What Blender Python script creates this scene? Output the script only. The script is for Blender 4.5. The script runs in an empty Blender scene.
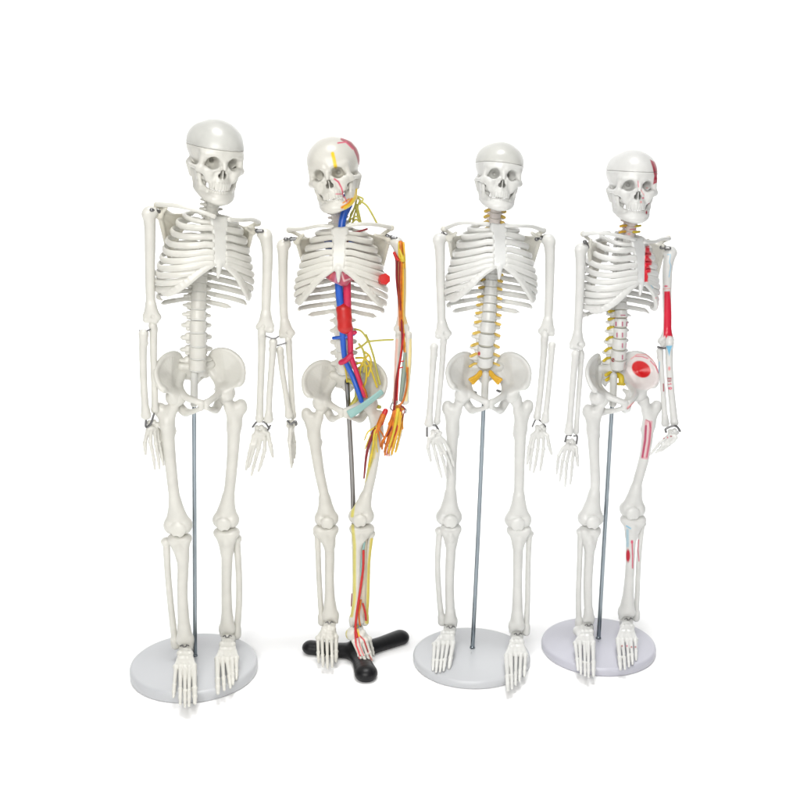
import bpy, math, random
import numpy as np
random.seed(7); np.random.seed(7)
C = bpy.context.scene.collection
rad = math.radians
A = lambda *v: np.array(v, float)

# ------------------------------------------------------------------ camera
F = 1100.0; PITCH = rad(14.5); CAMH = 0.88
FW = A(0, math.cos(PITCH), -math.sin(PITCH)); UP = A(0, math.sin(PITCH), math.cos(PITCH)); RT = A(1, 0, 0)
CAM = A(0, 0, CAMH)
def ray(u, v): return FW + RT*(u-400)/F + UP*(400-v)/F
def on_z(u, v, z):
    d = ray(u, v); return CAM + d*((z-CAMH)/d[2])
def on_y(u, v, y):
    d = ray(u, v); return CAM + d*(y/d[1])
def psize(p): return float(np.dot(np.asarray(p)-CAM, FW))/F       # metres per photo pixel at p
def proj(P):
    q = P-CAM; dz = q@FW
    return 400+F*(q@RT)/dz, 400-F*(q@UP)/dz

cam = bpy.data.objects.new('camera', bpy.data.cameras.new('camera')); C.objects.link(cam)
cam.location = CAM; cam.rotation_euler = (math.pi/2-PITCH, 0, 0)
cam.data.sensor_width = 36; cam.data.lens = 36*F/800; cam.data.clip_start = .05; cam.data.clip_end = 100
bpy.context.scene.camera = cam

# ------------------------------------------------------------------ materials
def mat(name, col, rough=.45, metal=0., attr=False, var=.05, bump=.0, nscale=60, spec=.5, coat=0.):
    m = bpy.data.materials.new(name); m.use_nodes = True
    nt = m.node_tree; b = nt.nodes['Principled BSDF']
    b.inputs['Roughness'].default_value = rough; b.inputs['Metallic'].default_value = metal
    b.inputs['Specular IOR Level'].default_value = spec; b.inputs['Coat Weight'].default_value = coat
    tc = nt.nodes.new('ShaderNodeTexCoord')
    n = nt.nodes.new('ShaderNodeTexNoise'); n.inputs['Scale'].default_value = nscale; n.inputs['Detail'].default_value = 4
    nt.links.new(tc.outputs['Object'], n.inputs['Vector'])
    mr = nt.nodes.new('ShaderNodeMapRange'); mr.inputs['From Min'].default_value = .3; mr.inputs['From Max'].default_value = .7
    mr.inputs['To Min'].default_value = 1-var; mr.inputs['To Max'].default_value = 1+var*.6
    nt.links.new(n.outputs['Fac'], mr.inputs['Value'])
    mx = nt.nodes.new('ShaderNodeMix'); mx.data_type = 'RGBA'; mx.blend_type = 'MULTIPLY'; mx.inputs[0].default_value = 1
    if attr:
        a = nt.nodes.new('ShaderNodeAttribute'); a.attribute_name = 'Col'; nt.links.new(a.outputs['Color'], mx.inputs[6])
    else: mx.inputs[6].default_value = (*col, 1)
    nt.links.new(mr.outputs[0], mx.inputs[7]); nt.links.new(mx.outputs[2], b.inputs['Base Color'])
    if bump:
        n2 = nt.nodes.new('ShaderNodeTexNoise'); n2.inputs['Scale'].default_value = nscale*6; n2.inputs['Detail'].default_value = 3
        nt.links.new(tc.outputs['Object'], n2.inputs['Vector'])
        bp = nt.nodes.new('ShaderNodeBump'); bp.inputs['Strength'].default_value = bump; bp.inputs['Distance'].default_value = .002
        nt.links.new(n2.outputs['Fac'], bp.inputs['Height']); nt.links.new(bp.outputs[0], b.inputs['Normal'])
    return m
M = dict(
    bone=mat('bone_plastic', (.6, .6, .55), .31, attr=True, var=.05, bump=.10, nscale=45),
    cap=mat('grey_cap_plastic', (.56, .56, .525), .30, var=.10, nscale=30, bump=.05),
    backdrop=mat('white_paper', (.96, .96, .96), .9, var=.0, spec=.1),
    plate=mat('pale_plastic', (.485, .495, .51), .34, var=.03, nscale=9),
    lilac=mat('lilac_plastic', (.475, .475, .53), .34, var=.03, nscale=9),
    rod=mat('steel_rod', (.28, .32, .35), .15, 1., var=.10, nscale=25),
    chrome=mat('dark_chrome', (.26, .25, .24), .12, 1., var=.1, nscale=25),
    sleeve=mat('white_sleeve', (.60, .60, .57), .4, var=.02),
    wire=mat('dull_wire', (.20, .20, .20), .35, 1., var=.1),
    black=mat('black_plastic', (.006, .006, .007), .40, var=.1, bump=.05, spec=.3),
    red=mat('red_paint', (.52, .018, .015), .35, attr=False, var=.1),
    dred=mat('dark_red', (.21, .008, .012), .35, var=.15),
    pink=mat('crimson_artery', (.56, .018, .075), .33, var=.12),
    blue=mat('blue_vein', (.016, .10, .50), .33, var=.12),
    yellow=mat('yellow_nerve', (.60, .45, .03), .4, var=.12),
    olive=mat('olive_nerve', (.45, .41, .07), .4, var=.15),
    orange=mat('orange_muscle', (.54, .14, .008), .4, var=.3, nscale=120),
    amber=mat('amber_nerve', (.72, .41, .03), .4, var=.12),
    straw=mat('straw_nerve', (.70, .49, .11), .4, var=.12),
    teal=mat('pale_teal', (.26, .44, .41), .45, var=.06),
    disc=mat('grey_disc', (.42, .41, .35), .5, var=.05),
)

# ------------------------------------------------------------------ meshes
def mesh_np(name, V, Fq, mats, col=None, smooth=True):
    me = bpy.data.meshes.new(name)
    V = np.asarray(V, np.float32); Fq = np.asarray(Fq, np.int32); n = Fq.shape[1]
    me.vertices.add(len(V)); me.vertices.foreach_set('co', V.ravel())
    me.loops.add(Fq.size); me.loops.foreach_set('vertex_index', Fq.ravel())
    me.polygons.add(len(Fq)); me.polygons.foreach_set('loop_start', np.arange(0, Fq.size, n, dtype=np.int32))
    me.polygons.foreach_set('use_smooth', np.full(len(Fq), smooth))
    me.update(calc_edges=True); me.validate()
    if col is not None:
        at = me.color_attributes.new('Col', 'FLOAT_COLOR', 'POINT')
        at.data.foreach_set('color', np.c_[col, np.ones(len(col))].astype(np.float32).ravel())
    me.materials.append(mats)
    return me
def obj(name, me, parent=None):
    o = bpy.data.objects.new(name, me); C.objects.link(o)
    if parent is not None: o.parent = parent
    return o
def tag(o, label, cat, group=None):
    o['label'] = label; o['category'] = cat
    if group: o['group'] = group
def thing(name, loc, label, cat, group=None):
    o = bpy.data.objects.new(name, None); C.objects.link(o); o.location = loc; o.empty_display_size = .03
    tag(o, label, cat, group); return o
def normals(V, Fq):
    a = V[Fq[:, 2]]-V[Fq[:, 0]]; b = V[Fq[:, 3]]-V[Fq[:, 1]]
    fn = np.cross(a, b); N = np.zeros_like(V)
    for i in range(4): np.add.at(N, Fq[:, i], fn)
    return N/(np.linalg.norm(N, axis=1, keepdims=True)+1e-12)

# ---- signed distance modelling, meshed with surface nets
def smin(a, b, k):
    h = np.clip(.5+.5*(b-a)/k, 0, 1); return b+(a-b)*h-k*h*(1-h)
class Sdf:
    def __init__(s, h): s.h = h; s.ops = []
    def cone(s, a, b, ra, rb=None, k=None, sub=False):
        a = np.asarray(a, float); b = np.asarray(b, float); rb = ra if rb is None else rb
        r = max(ra, rb)
        s.ops.append(('c', (a, b, ra, rb), np.minimum(a, b)-r, np.maximum(a, b)+r, s.h*1.5 if k is None else k, sub)); return s
    def ball(s, c, r, k=None, sub=False): return s.cone(c, A(*c)+1e-6, r, r, k, sub)
    def ell(s, c, r, k=None, sub=False, R=None):
        c = np.asarray(c, float); r = np.asarray(r, float); m = r if R is None else np.full(3, r.max())
        s.ops.append(('e', (c, r, R), c-m, c+m, s.h*1.5 if k is None else k, sub)); return s
    def tri(s, a, b, c, r, k=None, sub=False):
        a, b, c = (np.asarray(q, float) for q in (a, b, c))
        s.ops.append(('t', (a, b, c, r), np.min([a, b, c], 0)-r, np.max([a, b, c], 0)+r, s.h*1.5 if k is None else k, sub)); return s
    def chain(s, pts, rs, k=None):
        """a bent rod: resampled so that no joint shows; k blends only its first piece with what is there"""
        pts = np.asarray(pts, float); n = len(pts)
        if n > 2:
            m = 5*(n-1)+1; rs = np.interp(np.linspace(0, n-1, m), np.arange(n), rs); rs = np.r_[rs[0], (rs[:-2]+2*rs[1:-1]+rs[2:])/4, rs[-1]]; pts = catmull(pts, m)
        t = Sdf(s.h)
        for i in range(len(pts)-1): t.cone(pts[i], pts[i+1], rs[i], rs[i+1], s.h*.35)
        lo = np.min([o[2] for o in t.ops], 0); hi = np.max([o[3] for o in t.ops], 0)
        s.ops.append(('g', t.ops, lo, hi, s.h*1.5 if k is None else k, False)); return s
    def build(s, cut=None):
        h = s.h
        lo = np.min([o[2] for o in s.ops if not o[5]], 0)-3*h; hi = np.max([o[3] for o in s.ops if not o[5]], 0)+3*h
        n = np.ceil((hi-lo)/h).astype(int)+1
        ax = [lo[i]+h*np.arange(n[i]) for i in range(3)]
        D = np.full(n, 1e3, np.float32)
        s.run(D, s.ops, lo, n, ax)
        if cut is not None:
            X = ax[0][:, None, None]; Y = ax[1][None, :, None]; Z = ax[2][None, None, :]
            D = np.maximum(D, cut(X, Y, Z))
        return nets(D, lo, h)
    def run(s, D, ops, lo, n, ax):
        h = s.h
        for kind, p, blo, bhi, k, sub in ops:
            m = k+2.5*h
            i0 = np.clip(np.floor((blo-m-lo)/h).astype(int), 0, n); i1 = np.clip(np.floor((bhi+m-lo)/h).astype(int)+2, 0, n)
            if (i1 <= i0).any(): continue
            sl = tuple(slice(i0[i], i1[i]) for i in range(3))
            X = ax[0][sl[0]][:, None, None]; Y = ax[1][sl[1]][None, :, None]; Z = ax[2][sl[2]][None, None, :]
            if kind == 'g':
                dist = np.full(D[sl].shape, 1e3, np.float32); m2 = i1-i0
                s.run(dist, p, lo+h*i0, m2, [ax[q][sl[q]] for q in range(3)])
            elif kind == 'c':
                a, b, ra, rb = p; d = b-a; L = d@d
                t = np.clip(((X-a[0])*d[0]+(Y-a[1])*d[1]+(Z-a[2])*d[2])/L, 0, 1)
                dist = np.sqrt((X-a[0]-t*d[0])**2+(Y-a[1]-t*d[1])**2+(Z-a[2]-t*d[2])**2)-(ra+(rb-ra)*t)
            elif kind == 'e':
                c, r, R = p; x, y, z = X-c[0], Y-c[1], Z-c[2]
                if R is not None: x, y, z = (R[0, i]*x+R[1, i]*y+R[2, i]*z for i in range(3))
                k0 = np.sqrt((x/r[0])**2+(y/r[1])**2+(z/r[2])**2); k1 = np.sqrt((x/r[0]**2)**2+(y/r[1]**2)**2+(z/r[2]**2)**2)+1e-9
                dist = k0*(k0-1)/k1
                dist = np.where(k0 < 1e-3, -r.min(), dist)
            else:
                a, b, c, r = p
                G = np.stack(np.broadcast_arrays(X, Y, Z), -1)
                ba, cb, ac = b-a, c-b, a-c; nn = np.cross(ba, ac)
                pa, pb, pc = G-a, G-b, G-c
                ins = (np.sign(pa@np.cross(ba, nn))+np.sign(pb@np.cross(cb, nn))+np.sign(pc@np.cross(ac, nn))) < 2
                def seg(q, e): return ((q-np.clip((q@e)/(e@e), 0, 1)[..., None]*e)**2).sum(-1)
                de = np.minimum(np.minimum(seg(pa, ba), seg(pb, cb)), seg(pc, ac))
                dist = np.sqrt(np.where(ins, de, (pa@nn)**2/(nn@nn)))-r
            if sub: D[sl] = -smin(-D[sl], dist, k)
            else: D[sl] = smin(D[sl], dist, k)
def nets(D, lo, h):
    S = D < 0
    nx, ny, nz = D.shape
    cnt = np.zeros((nx-1, ny-1, nz-1), np.int8)
    offs = [(i, j, k) for i in (0, 1) for j in (0, 1) for k in (0, 1)]
    for i, j, k in offs: cnt += S[i:nx-1+i, j:ny-1+j, k:nz-1+k]
    I, J, K = np.nonzero((cnt > 0) & (cnt < 8))
    vals = np.stack([D[I+i, J+j, K+k] for i, j, k in offs], 1)
    acc = np.zeros((len(I), 3)); num = np.zeros(len(I))
    for a in range(8):
        for b in range(a+1, 8):
            oa, ob = np.array(offs[a]), np.array(offs[b])
            if np.abs(oa-ob).sum() != 1: continue
            va, vb = vals[:, a], vals[:, b]; cr = (va < 0) != (vb < 0)
            t = np.where(cr, va/np.where(cr, va-vb, 1), 0)
            acc += np.where(cr[:, None], oa+t[:, None]*(ob-oa), 0); num += cr
    V = lo+h*(np.stack([I, J, K], 1)+acc/num[:, None])
    idx = np.full((nx-1, ny-1, nz-1), -1, np.int32); idx[I, J, K] = np.arange(len(I))
    Q = []
    for axn in range(3):
        s0 = [slice(1, -1)]*3; s1 = [slice(1, -1)]*3
        s0[axn] = slice(0, -1); s1[axn] = slice(1, None)
        a, b = S[tuple(s0)], S[tuple(s1)]
        o = np.array([1, 1, 1]); o[axn] = 0
        for flip in (0, 1):
            e = np.argwhere((a & ~b) if not flip else (~a & b))+o
            if not len(e): continue
            u, w = [(1, 2), (2, 0), (0, 1)][axn]
            du = np.zeros(3, int); du[u] = 1; dw = np.zeros(3, int); dw[w] = 1
            q = [e-du-dw, e-dw, e, e-du]
            q = np.stack([idx[c[:, 0], c[:, 1], c[:, 2]] for c in q], 1)
            Q.append(q[:, ::-1] if flip else q)
    Q = np.concatenate(Q)
    # one light smoothing pass removes grid stepping
    for _ in range(2):
        nb = np.zeros_like(V); c = np.zeros(len(V))
        for i in range(4):
            j = Q[:, (i+1) % 4]; np.add.at(nb, Q[:, i], V[j]); np.add.at(c, Q[:, i], 1)
        V = V*.5+.5*nb/c[:, None]
    return V, Q

def catmull(P, n):
    P = np.asarray(P, float)
    if len(P) == 2: return P[0]+(P[1]-P[0])*np.linspace(0, 1, n)[:, None]
    Q = np.vstack([2*P[0]-P[1], P, 2*P[-1]-P[-2]]); m = len(P)-1; out = []
    for t in np.linspace(0, m-1e-9, n):
        i = int(t); f = t-i; a, b, c, d = Q[i:i+4]
        out.append(.5*(2*b+(c-a)*f+(2*a-5*b+4*c-d)*f*f+(3*b-a-3*c+d)*f**3))
    return np.array(out)
def sweep(P, ru, rv, nseg=12, ref=None):
    """tube along P; ru along the ref direction, rv across it; rounded ends"""
    P = np.asarray(P, float); n = len(P)
    ru = np.broadcast_to(np.asarray(ru, float), n); rv = np.broadcast_to(np.asarray(rv, float), n)
    T = np.gradient(P, axis=0); T /= np.linalg.norm(T, axis=1, keepdims=True)
    if ref is None:
        r0 = A(0.13, .97, .2); ref = np.tile(r0, (n, 1))
    U = ref-(ref*T).sum(1, keepdims=True)*T; U /= np.linalg.norm(U, axis=1, keepdims=True)+1e-9
    W = np.cross(T, U)
    rows = []; e = (.0, .55, .85)
    def ring(p, i, f): 
        a = np.linspace(0, 2*np.pi, nseg, endpoint=False)
        return p+f*(ru[i]*np.cos(a)[:, None]*U[i]+rv[i]*np.sin(a)[:, None]*W[i])
    r0 = min(ru[0], rv[0]); r1 = min(ru[-1], rv[-1])
    for f, b in ((.02, 1.), (.55, .83), (.87, .45)): rows.append(ring(P[0]-T[0]*r0*b, 0, f))
    for i in range(n): rows.append(ring(P[i], i, 1))
    for f, b in ((.87, .45), (.55, .83), (.02, 1.)): rows.append(ring(P[-1]+T[-1]*r1*b, n-1, f))
    V = np.vstack(rows); m = len(rows); i = np.arange(nseg); j = (i+1) % nseg; Q = []
    for r in range(m-1): Q.append(np.stack([r*nseg+i, r*nseg+j, (r+1)*nseg+j, (r+1)*nseg+i], 1))
    return V, np.vstack(Q)
def join(parts):
    V = []; Q = []; o = 0
    for v, q in parts: V.append(v); Q.append(q+o); o += len(v)
    return np.vstack(V), np.vstack(Q)
def xform(VQ, O, Mx): return O+VQ[0]@Mx.T, VQ[1]
def mirror(VQ): return VQ[0]*A(-1, 1, 1), VQ[1][:, ::-1]
def rotm(yaw, pitch, roll):
    y, p, r = rad(yaw), rad(pitch), rad(roll)
    Rz = np.array([[math.cos(y), -math.sin(y), 0], [math.sin(y), math.cos(y), 0], [0, 0, 1]])
    Rx = np.array([[1, 0, 0], [0, math.cos(p), -math.sin(p)], [0, math.sin(p), math.cos(p)]])
    Ry = np.array([[math.cos(r), 0, math.sin(r)], [0, 1, 0], [-math.sin(r), 0, math.cos(r)]])
    return Ry@Rz@Rx

# ------------------------------------------------------------------ shapes shared by the four models (units: photo pixels)
def make_skull():
    def body(h):
        s = Sdf(h)
        s.ell((0, 6, 12), (24.3, 29, 23)); s.ell((0, -8, 10), (19.5, 15, 15), 5); s.ell((0, 9, -6), (15, 18, 9), 5)
        for m in (-1, 1):
            s.ell((m*14, 12, 14), (10, 16, 14), 5)
            s.ell((m*26.5, -9, 1), (7, 9, 10), 3, True)
            s.cone((m*19, 14, -6), (m*17.5, 13, -16), 4.6, 2.4, 4)
        s.cone((0, -13, -4), (0, -14.5, -14), 9.5, 8.5, 4); s.ell((0, -14, -16.5), (10.3, 9.5, 6), 3)
        for m in (-1, 1):
            s.cone((m*3, -21.8, 6.6), (m*15.5, -17.3, 7.6), 2.3, 2.2, 3)
            s.cone((m*11, -18, -8), (m*19.3, -12, -6), 3.8, 3.4, 3)
            s.cone((m*17.4, -14.5, 8), (m*18, -13.5, -4), 2.3, 2.6, 2.5)
            s.cone((m*4.5, -22, -3), (m*15, -17.3, -5.5), 2.2, 2.6, 2.5)
            s.cone((m*19.5, -11, -6), (m*22.8, 0, -6), 2.4, 1.7, 2); s.cone((m*22.8, 0, -6), (m*20.8, 10, -5), 1.7, 2, 2)
            s.cone((m*9.5, -15, -13), (m*11.5, -9, -14), 4, 3.4, 3); s.cone((m*13, -16.5, -7.5), (m*11, -16, -13), 3.4, 2.8, 3)
        for m in (-1, 1): s.tri((m*9, -7, -6), (m*13, -3, -8), (m*11.5, -5, -22), 2.4, 2); s.tri((m*13, -3, -8), (m*15, 4, -8), (m*11.5, -4, -22), 2.0, 2)
        s.cone((0, -21.5, 4), (0, -25.5, -3.2), 2.6, 1.7, 2.5)
        for m in (-1, 1):
            s.cone((m*9.8, -27, 1.4), (m*8.0, -11, .8), 5.8, 4.0, 1.4, True); s.cone((m*10.8, -27, .4), (m*9.4, -13, .4), 5.4, 4.0, 1.4, True); s.cone((m*7.2, -14, 1), (m*6.3, -3, 1), 2.9, 2.0, 1, True)
            s.cone((m*1.5, -29, -10), (m*1.6, -12, -9.5), 2.5, 2.0, 1, True)
        s.cone((0, -29, -6.4), (0, -12, -6.4), 2.1, 2.0, 1, True)
        s.tri((0, -22.3, -5), (0, -23.3, -13), (0, -10, -9), .45, .6)
        for i in range(12):
            a = rad(-78+i*156/11); x, y = 9.6*math.sin(a), -14-9.9*math.cos(a)
            s.cone((x, y, -16.5), (x*.97, y*.99, -22), 1.15, 1.05, .5)
        return s
    full = body(.62).build()
    cuts = [(body(.62).build(lambda X, Y, Z: Z-c+t*Y), body(.62).build(lambda X, Y, Z: c+.06-t*Y-Z)) for c, t in ((14.02, .02), (11.6, .05))]
    j = Sdf(.6)
    for m in (-1, 1):
        j.chain([(0, -20.5, -30.5), (m*7.5, -19, -30.5), (m*12.8, -10.5, -28.5), (m*15.6, -1, -25)], [4.2, 4.1, 3.8, 3.3], 2.5)
        j.tri((m*10.5, -15, -24.5), (m*15.8, -2, -25.5), (m*16, -7, -20), 2.2, 2)
        j.tri((m*15.8, 1.5, -24.5), (m*18.6, 5.5, -8), (m*17, -8, -11), 1.7, 2); j.tri((m*15.8, 1.5, -24.5), (m*15.2, -9, -23), (m*17, -8, -11), 1.7, 2)
        j.cone((m*15.8, 1.5, -24.5), (m*19.2, 7, -8), 2.5, 2.2, 2); j.cone((m*17, -7.5, -14), (m*17.4, -6, -7), 1.8, 1.2, 2)
    j.ell((0, -22.0, -31.8), (7.8, 3.6, 3.6), 3)
    for i in range(12):
        a = rad(-76+i*152/11); x, y = 9.1*math.sin(a), -13.6-9.2*math.cos(a)
        j.cone((x, y, -28.6), (x, y, -27), 2.3, 2.0, 1.2); j.cone((x, y, -28), (x, y, -23.6), 1.05, 1.0, .5)
    return full, cuts, j.build()
SK_FULL, SK_CUT, SK_JAW = make_skull()

def make_hip():
    s = Sdf(.75)
    ring = [(13, 17, 19), (17, 13, 27), (24, 6, 30.3), (32, 2, 28), (38.6, -2, 21.5), (41, -6.5, 13.5), (38.8, -12, 4.5), (35.5, -13.5, 1), (29, -11, -3), (24, -5, -6), (17.5, 6, 0), (13, 14, 9)]
    R = catmull(ring+[ring[0]], 30)[:-1]; Oc = A(26.5, 1.5, 11)
    def bowl(p, f):
        q = Oc+(p-Oc)*f; return q+A(-.15, 1, 0)*3.2*(1-f**1.8)
    levels = [0, .22, .45, .75, 1]
    for a in range(4):
        for i in range(len(R)):
            p, q = R[i], R[(i+1) % len(R)]
            if a: s.tri(bowl(p, levels[a]), bowl(q, levels[a]), bowl(q, levels[a+1]), 1.3, .5); s.tri(bowl(p, levels[a]), bowl(q, levels[a+1]), bowl(p, levels[a+1]), 1.3, .5)
            else: s.tri(bowl(p, 0), bowl(p, .22), bowl(q, .22), 1.3, .5)
    s.chain(ring[:8], [2.2, 1.8, 1.5, 1.5, 1.55, 1.65, 2.0, 2.5], 3)
    s.ball((24.5, -4, -9.5), 8.6, 4)
    s.chain([(12.5, 14, 9), (18, 6, -1), (16, -9, -7.5), (7, -18, -11), (2.0, -20, -13)], [3.8, 3.6, 3.5, 3.1, 3.0], 3)
    s.cone((2.1, -20, -12.5), (2.2, -19.3, -17.5), 2.8, 2.5, 2)
    s.chain([(3, -19, -18), (8.5, -12, -22.5), (14, 0, -27)], [2.3, 2.5, 3.5], 2)
    s.chain([(13, -1, -26.5), (16, 2.5, -25.5), (20, 5, -19), (22, 3, -12)], [3.2, 4.4, 4.4, 5], 3)
    s.cone((20, 7, -12), (17, 10.5, -9.5), 3, 1.8, 2)
    return s.build()
HIP = make_hip()
def make_sacrum():
    s = Sdf(.8)
    s.chain([(0, 12, 13), (0, 17.5, 6), (0, 21, -1), (0, 20, -6)], [7.5, 6.2, 3.6, 1.8], 3)
    for m in (-1, 1):
        s.tri((m*3, 11, 14), (m*14, 12.5, 15), (m*9.5, 18, 4), 4.0, 3); s.cone((m*8.5, 18, 6), (m*3, 20.5, -2), 3.0, 1.9, 3)
        for z in (7, 2): s.ball((m*5.2, 14.2+(7-z)*.45, z), 1.2, .8, True)
    return s.build()
SACRUM = make_sacrum()
def make_vertebra():
    s = Sdf(.085)          # body radius 1, height 2 (z scaled later)
    n = 26
    for i in range(n):
        a = 2*math.pi*i/n; c, sn = math.cos(a)*.84, math.sin(a)*.78
        s.cone((c, sn, -.84), (c*.955, sn*.955, 0), .15, .15, .04); s.cone((c*.955, sn*.955, 0), (c, sn, .84), .15, .15, .04)
    s.cone((0, 0, -.45), (0, 0, .45), .72, .72, .1); s.ell((0, 0, 0), (.87, .82, .985), .1)
    for m in (-1, 1):
        s.cone((m*.55, .7, .25), (m*.75, 1.25, .2), .36, .36, .15)
        s.cone((m*.7, .8, .1), (m*1.5, .95, .12), .50, .42, .2); s.ball((m*1.0, .85, .62), .34, .2); s.ball((m*1.0, .9, -.6), .32, .2)
        s.cone((m*.6, 1.35, .6), (m*.6, 1.4, -.7), .28, .28, .15)
    s.cone((0, 1.35, .1), (0, 2.5, -.5), .34, .24, .2)
    return s.build()
VERT = make_vertebra()

# rib table:            half-width, z rear, z side, z front, front depth, back depth
RIBS = [(25, -2, -4, -3, -19, 22), (31, -9, -11, -7, -22, 26), (35.5, -16, -19, -14, -25, 28), (39, -24, -28, -21, -27, 30),
        (41.5, -31, -36, -27.5, -29, 31), (43.5, -38, -44, -33, -30, 31), (45.5, -46, -52, -38, -31, 31), (46.5, -54, -59.5, -45.5, -30.5, 31),
        (46.5, -62, -67, -54.5, -30, 30), (45.5, -70, -74, -64.5, -29, 30), (43, -78, -82, -84, -24, 29), (38, -86, -90, -93, -20, 28)]
MARGIN = [(4.5, -31, -37), (12.5, -30.5, -42.5), (20, -29.3, -49.5), (27, -26.6, -58), (34, -21.5, -66.5), (39.5, -14, -73), (42, -7, -75)]
def rib_path(i, m):
    a, zp, zl, za, fr, bk = RIBS[i]; yc, b = (fr+bk)/2, (bk-fr)/2
    end = {10: 102, 11: 62}.get(i, {7: 161, 8: 151, 9: 138}.get(i, 166))
    P = [(m*4.5, 19, zp+1), (m*9, 24, zp+.5)]; 
    for ph in np.linspace(24, end, 22):
        r = rad(ph); x = a*math.sin(r)**.82; y = yc+b*math.cos(r)
        t = ph/90
        z = zp+(zl-zp)*(1-(1-t)**2 if t < 1 else 1) if t < 1 else zl+(za-zl)*((t-1)/((end-90)/90 if i >= 7 and i < 10 else .85 if i < 7 else 1))**1.25
        if t > .55 and i < 9: z -= (.8, 1.6, 2.0, 2.2, 2.2, 1.8, 1.2, .6, .3)[i]*math.sin(min((t-.55)/1.32, 1)*math.pi)
        P.append((m*x, y, z))
    if i < 7: P.append((m*(6.5 if i else 7.5), fr-.5, za+(1 if i > 4 else 0)))
    P = catmull(P, 90)
    rh = np.full(90, 3.0 if 0 < i < 5 else 2.85 if i < 9 else 2.9 if i < 10 else 2.5); rt = np.full(90, 1.6)
    if 4 < i < 10: rh = rh+np.clip((np.linspace(0, 1, 90)-.6)/.4, 0, 1)*(.2 if i < 7 else .1)
    if i == 0: rt[:] = 1.9; rh[:] = 2.3
    if i >= 10: f = np.clip((1-np.linspace(0, 1, 90))*5, .25, 1); rh = rh*f**.6
    rh[:8] *= np.linspace(.7, .97, 8)
    cen = A(0, yc, 0); ref = P-cen; ref[:, 2] = 0
    ref /= np.linalg.norm(ref, axis=1, keepdims=True)
    return P, rt, rh, ref
def make_sternum():
    s = Sdf(.6)
    for i, t in enumerate(np.linspace(0, 1, 16)):
        z = 1-38*t; y = -18.6-12.2*t**.9; w = np.interp(t, [0, .12, .3, .75, 1], [6.6, 6.4, 4.8, 5.3, 3.8])
        s.cone((-w, y, z), (w, y, z), 2.0, 2.0, 2.6)
    s.chain([(0, -30.5, -36), (0, -31.3, -43), (0, -31, -49)], [2.9, 2.3, 1.3], 2)
    for m in (-1, 1): s.cone((m*6.2, -18.2, 2), (m*2, -18.8, .8), 2, 1.6, 1.5)
    return s.build()
STERNUM = make_sternum()
def make_margin():
    s = Sdf(.62)
    P = catmull(MARGIN, 15); f = np.linspace(0, 1, 15)
    up = P+np.stack([1.2+1.0*np.sin(f*3.1), .5+1.2*f, 1.1+1.0*np.sin(f*3.1)], 1)
    s.chain(P, np.interp(f, [0, .15, .5, 1], [1.8, 2.1, 2.2, 1.8]), 1.5)
    for i in range(14):
        s.tri(P[i], P[i+1], up[i+1], 1.4, 1.5)
        s.tri(P[i], up[i], up[i+1], 1.4, 1.5)
    return s.build()
MARG = make_margin()

# ------------------------------------------------------------------ paint: pigment on the bone, stored per vertex
def seg_d(U, V, pts):
    d = np.full(len(U), 1e9)
    for (a, b), (c, e) in zip(pts[:-1], pts[1:]):
        x, y = c-a, e-b; L = x*x+y*y+1e-9
        t = np.clip(((U-a)*x+(V-b)*y)/L, 0, 1); d = np.minimum(d, np.hypot(U-a-t*x, V-b-t*y))
    return d
def poly_d(U, V, pts):
    d = seg_d(U, V, pts+[pts[0]]); ins = np.zeros(len(U), bool); n = len(pts)
    for i in range(n):
        (a, b), (c, e) = pts[i], pts[(i+1) % n]
        cond = ((b > V) != (e > V)) & (U < (c-a)*(V-b)/(e-b+1e-12)+a); ins ^= cond
    return np.where(ins, -d, d)
def paint(V, Q, base, ops):
    col = np.tile(np.asarray(base, float), (len(V), 1))
    if not ops: return col
    U, W = proj(V); N = normals(V, Q); vw = CAM-V; vw /= np.linalg.norm(vw, axis=1, keepdims=True)
    facing = np.clip(((N*vw).sum(1)+.02)*6, 0, 1)
    for kind, c, *p in ops:
        if kind == 'line': d = seg_d(U, W, p[1])-p[0]/2
        elif kind == 'poly': d = poly_d(U, W, p[0])
        elif kind == 'wrap': d = poly_d(U, W, p[0])
        else:
            u0, v0, ru, rv, an = p; an = rad(an)
            x = (U-u0)*math.cos(an)+(W-v0)*math.sin(an); y = -(U-u0)*math.sin(an)+(W-v0)*math.cos(an)
            d = (np.hypot(x/ru, y/rv)-1)*min(ru, rv)
        soft = p[-1] if kind == 'soft' else .45
        a = np.clip(.5-d/(2*soft), 0, 1)
        if kind != 'wrap': a = a*facing
        col = col*(1-a[:, None])+np.asarray(c)*a[:, None]
    return col

RED = (.56, .012, .022); PINK = (.72, .30, .30); LBLUE = (.16, .46, .66); DRED = (.30, .012, .03); YEL = (.80, .56, .04); ORA = (.72, .25, .02)
CRIM = (.60, .05, .12); PALE = (.66, .50, .46)

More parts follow.
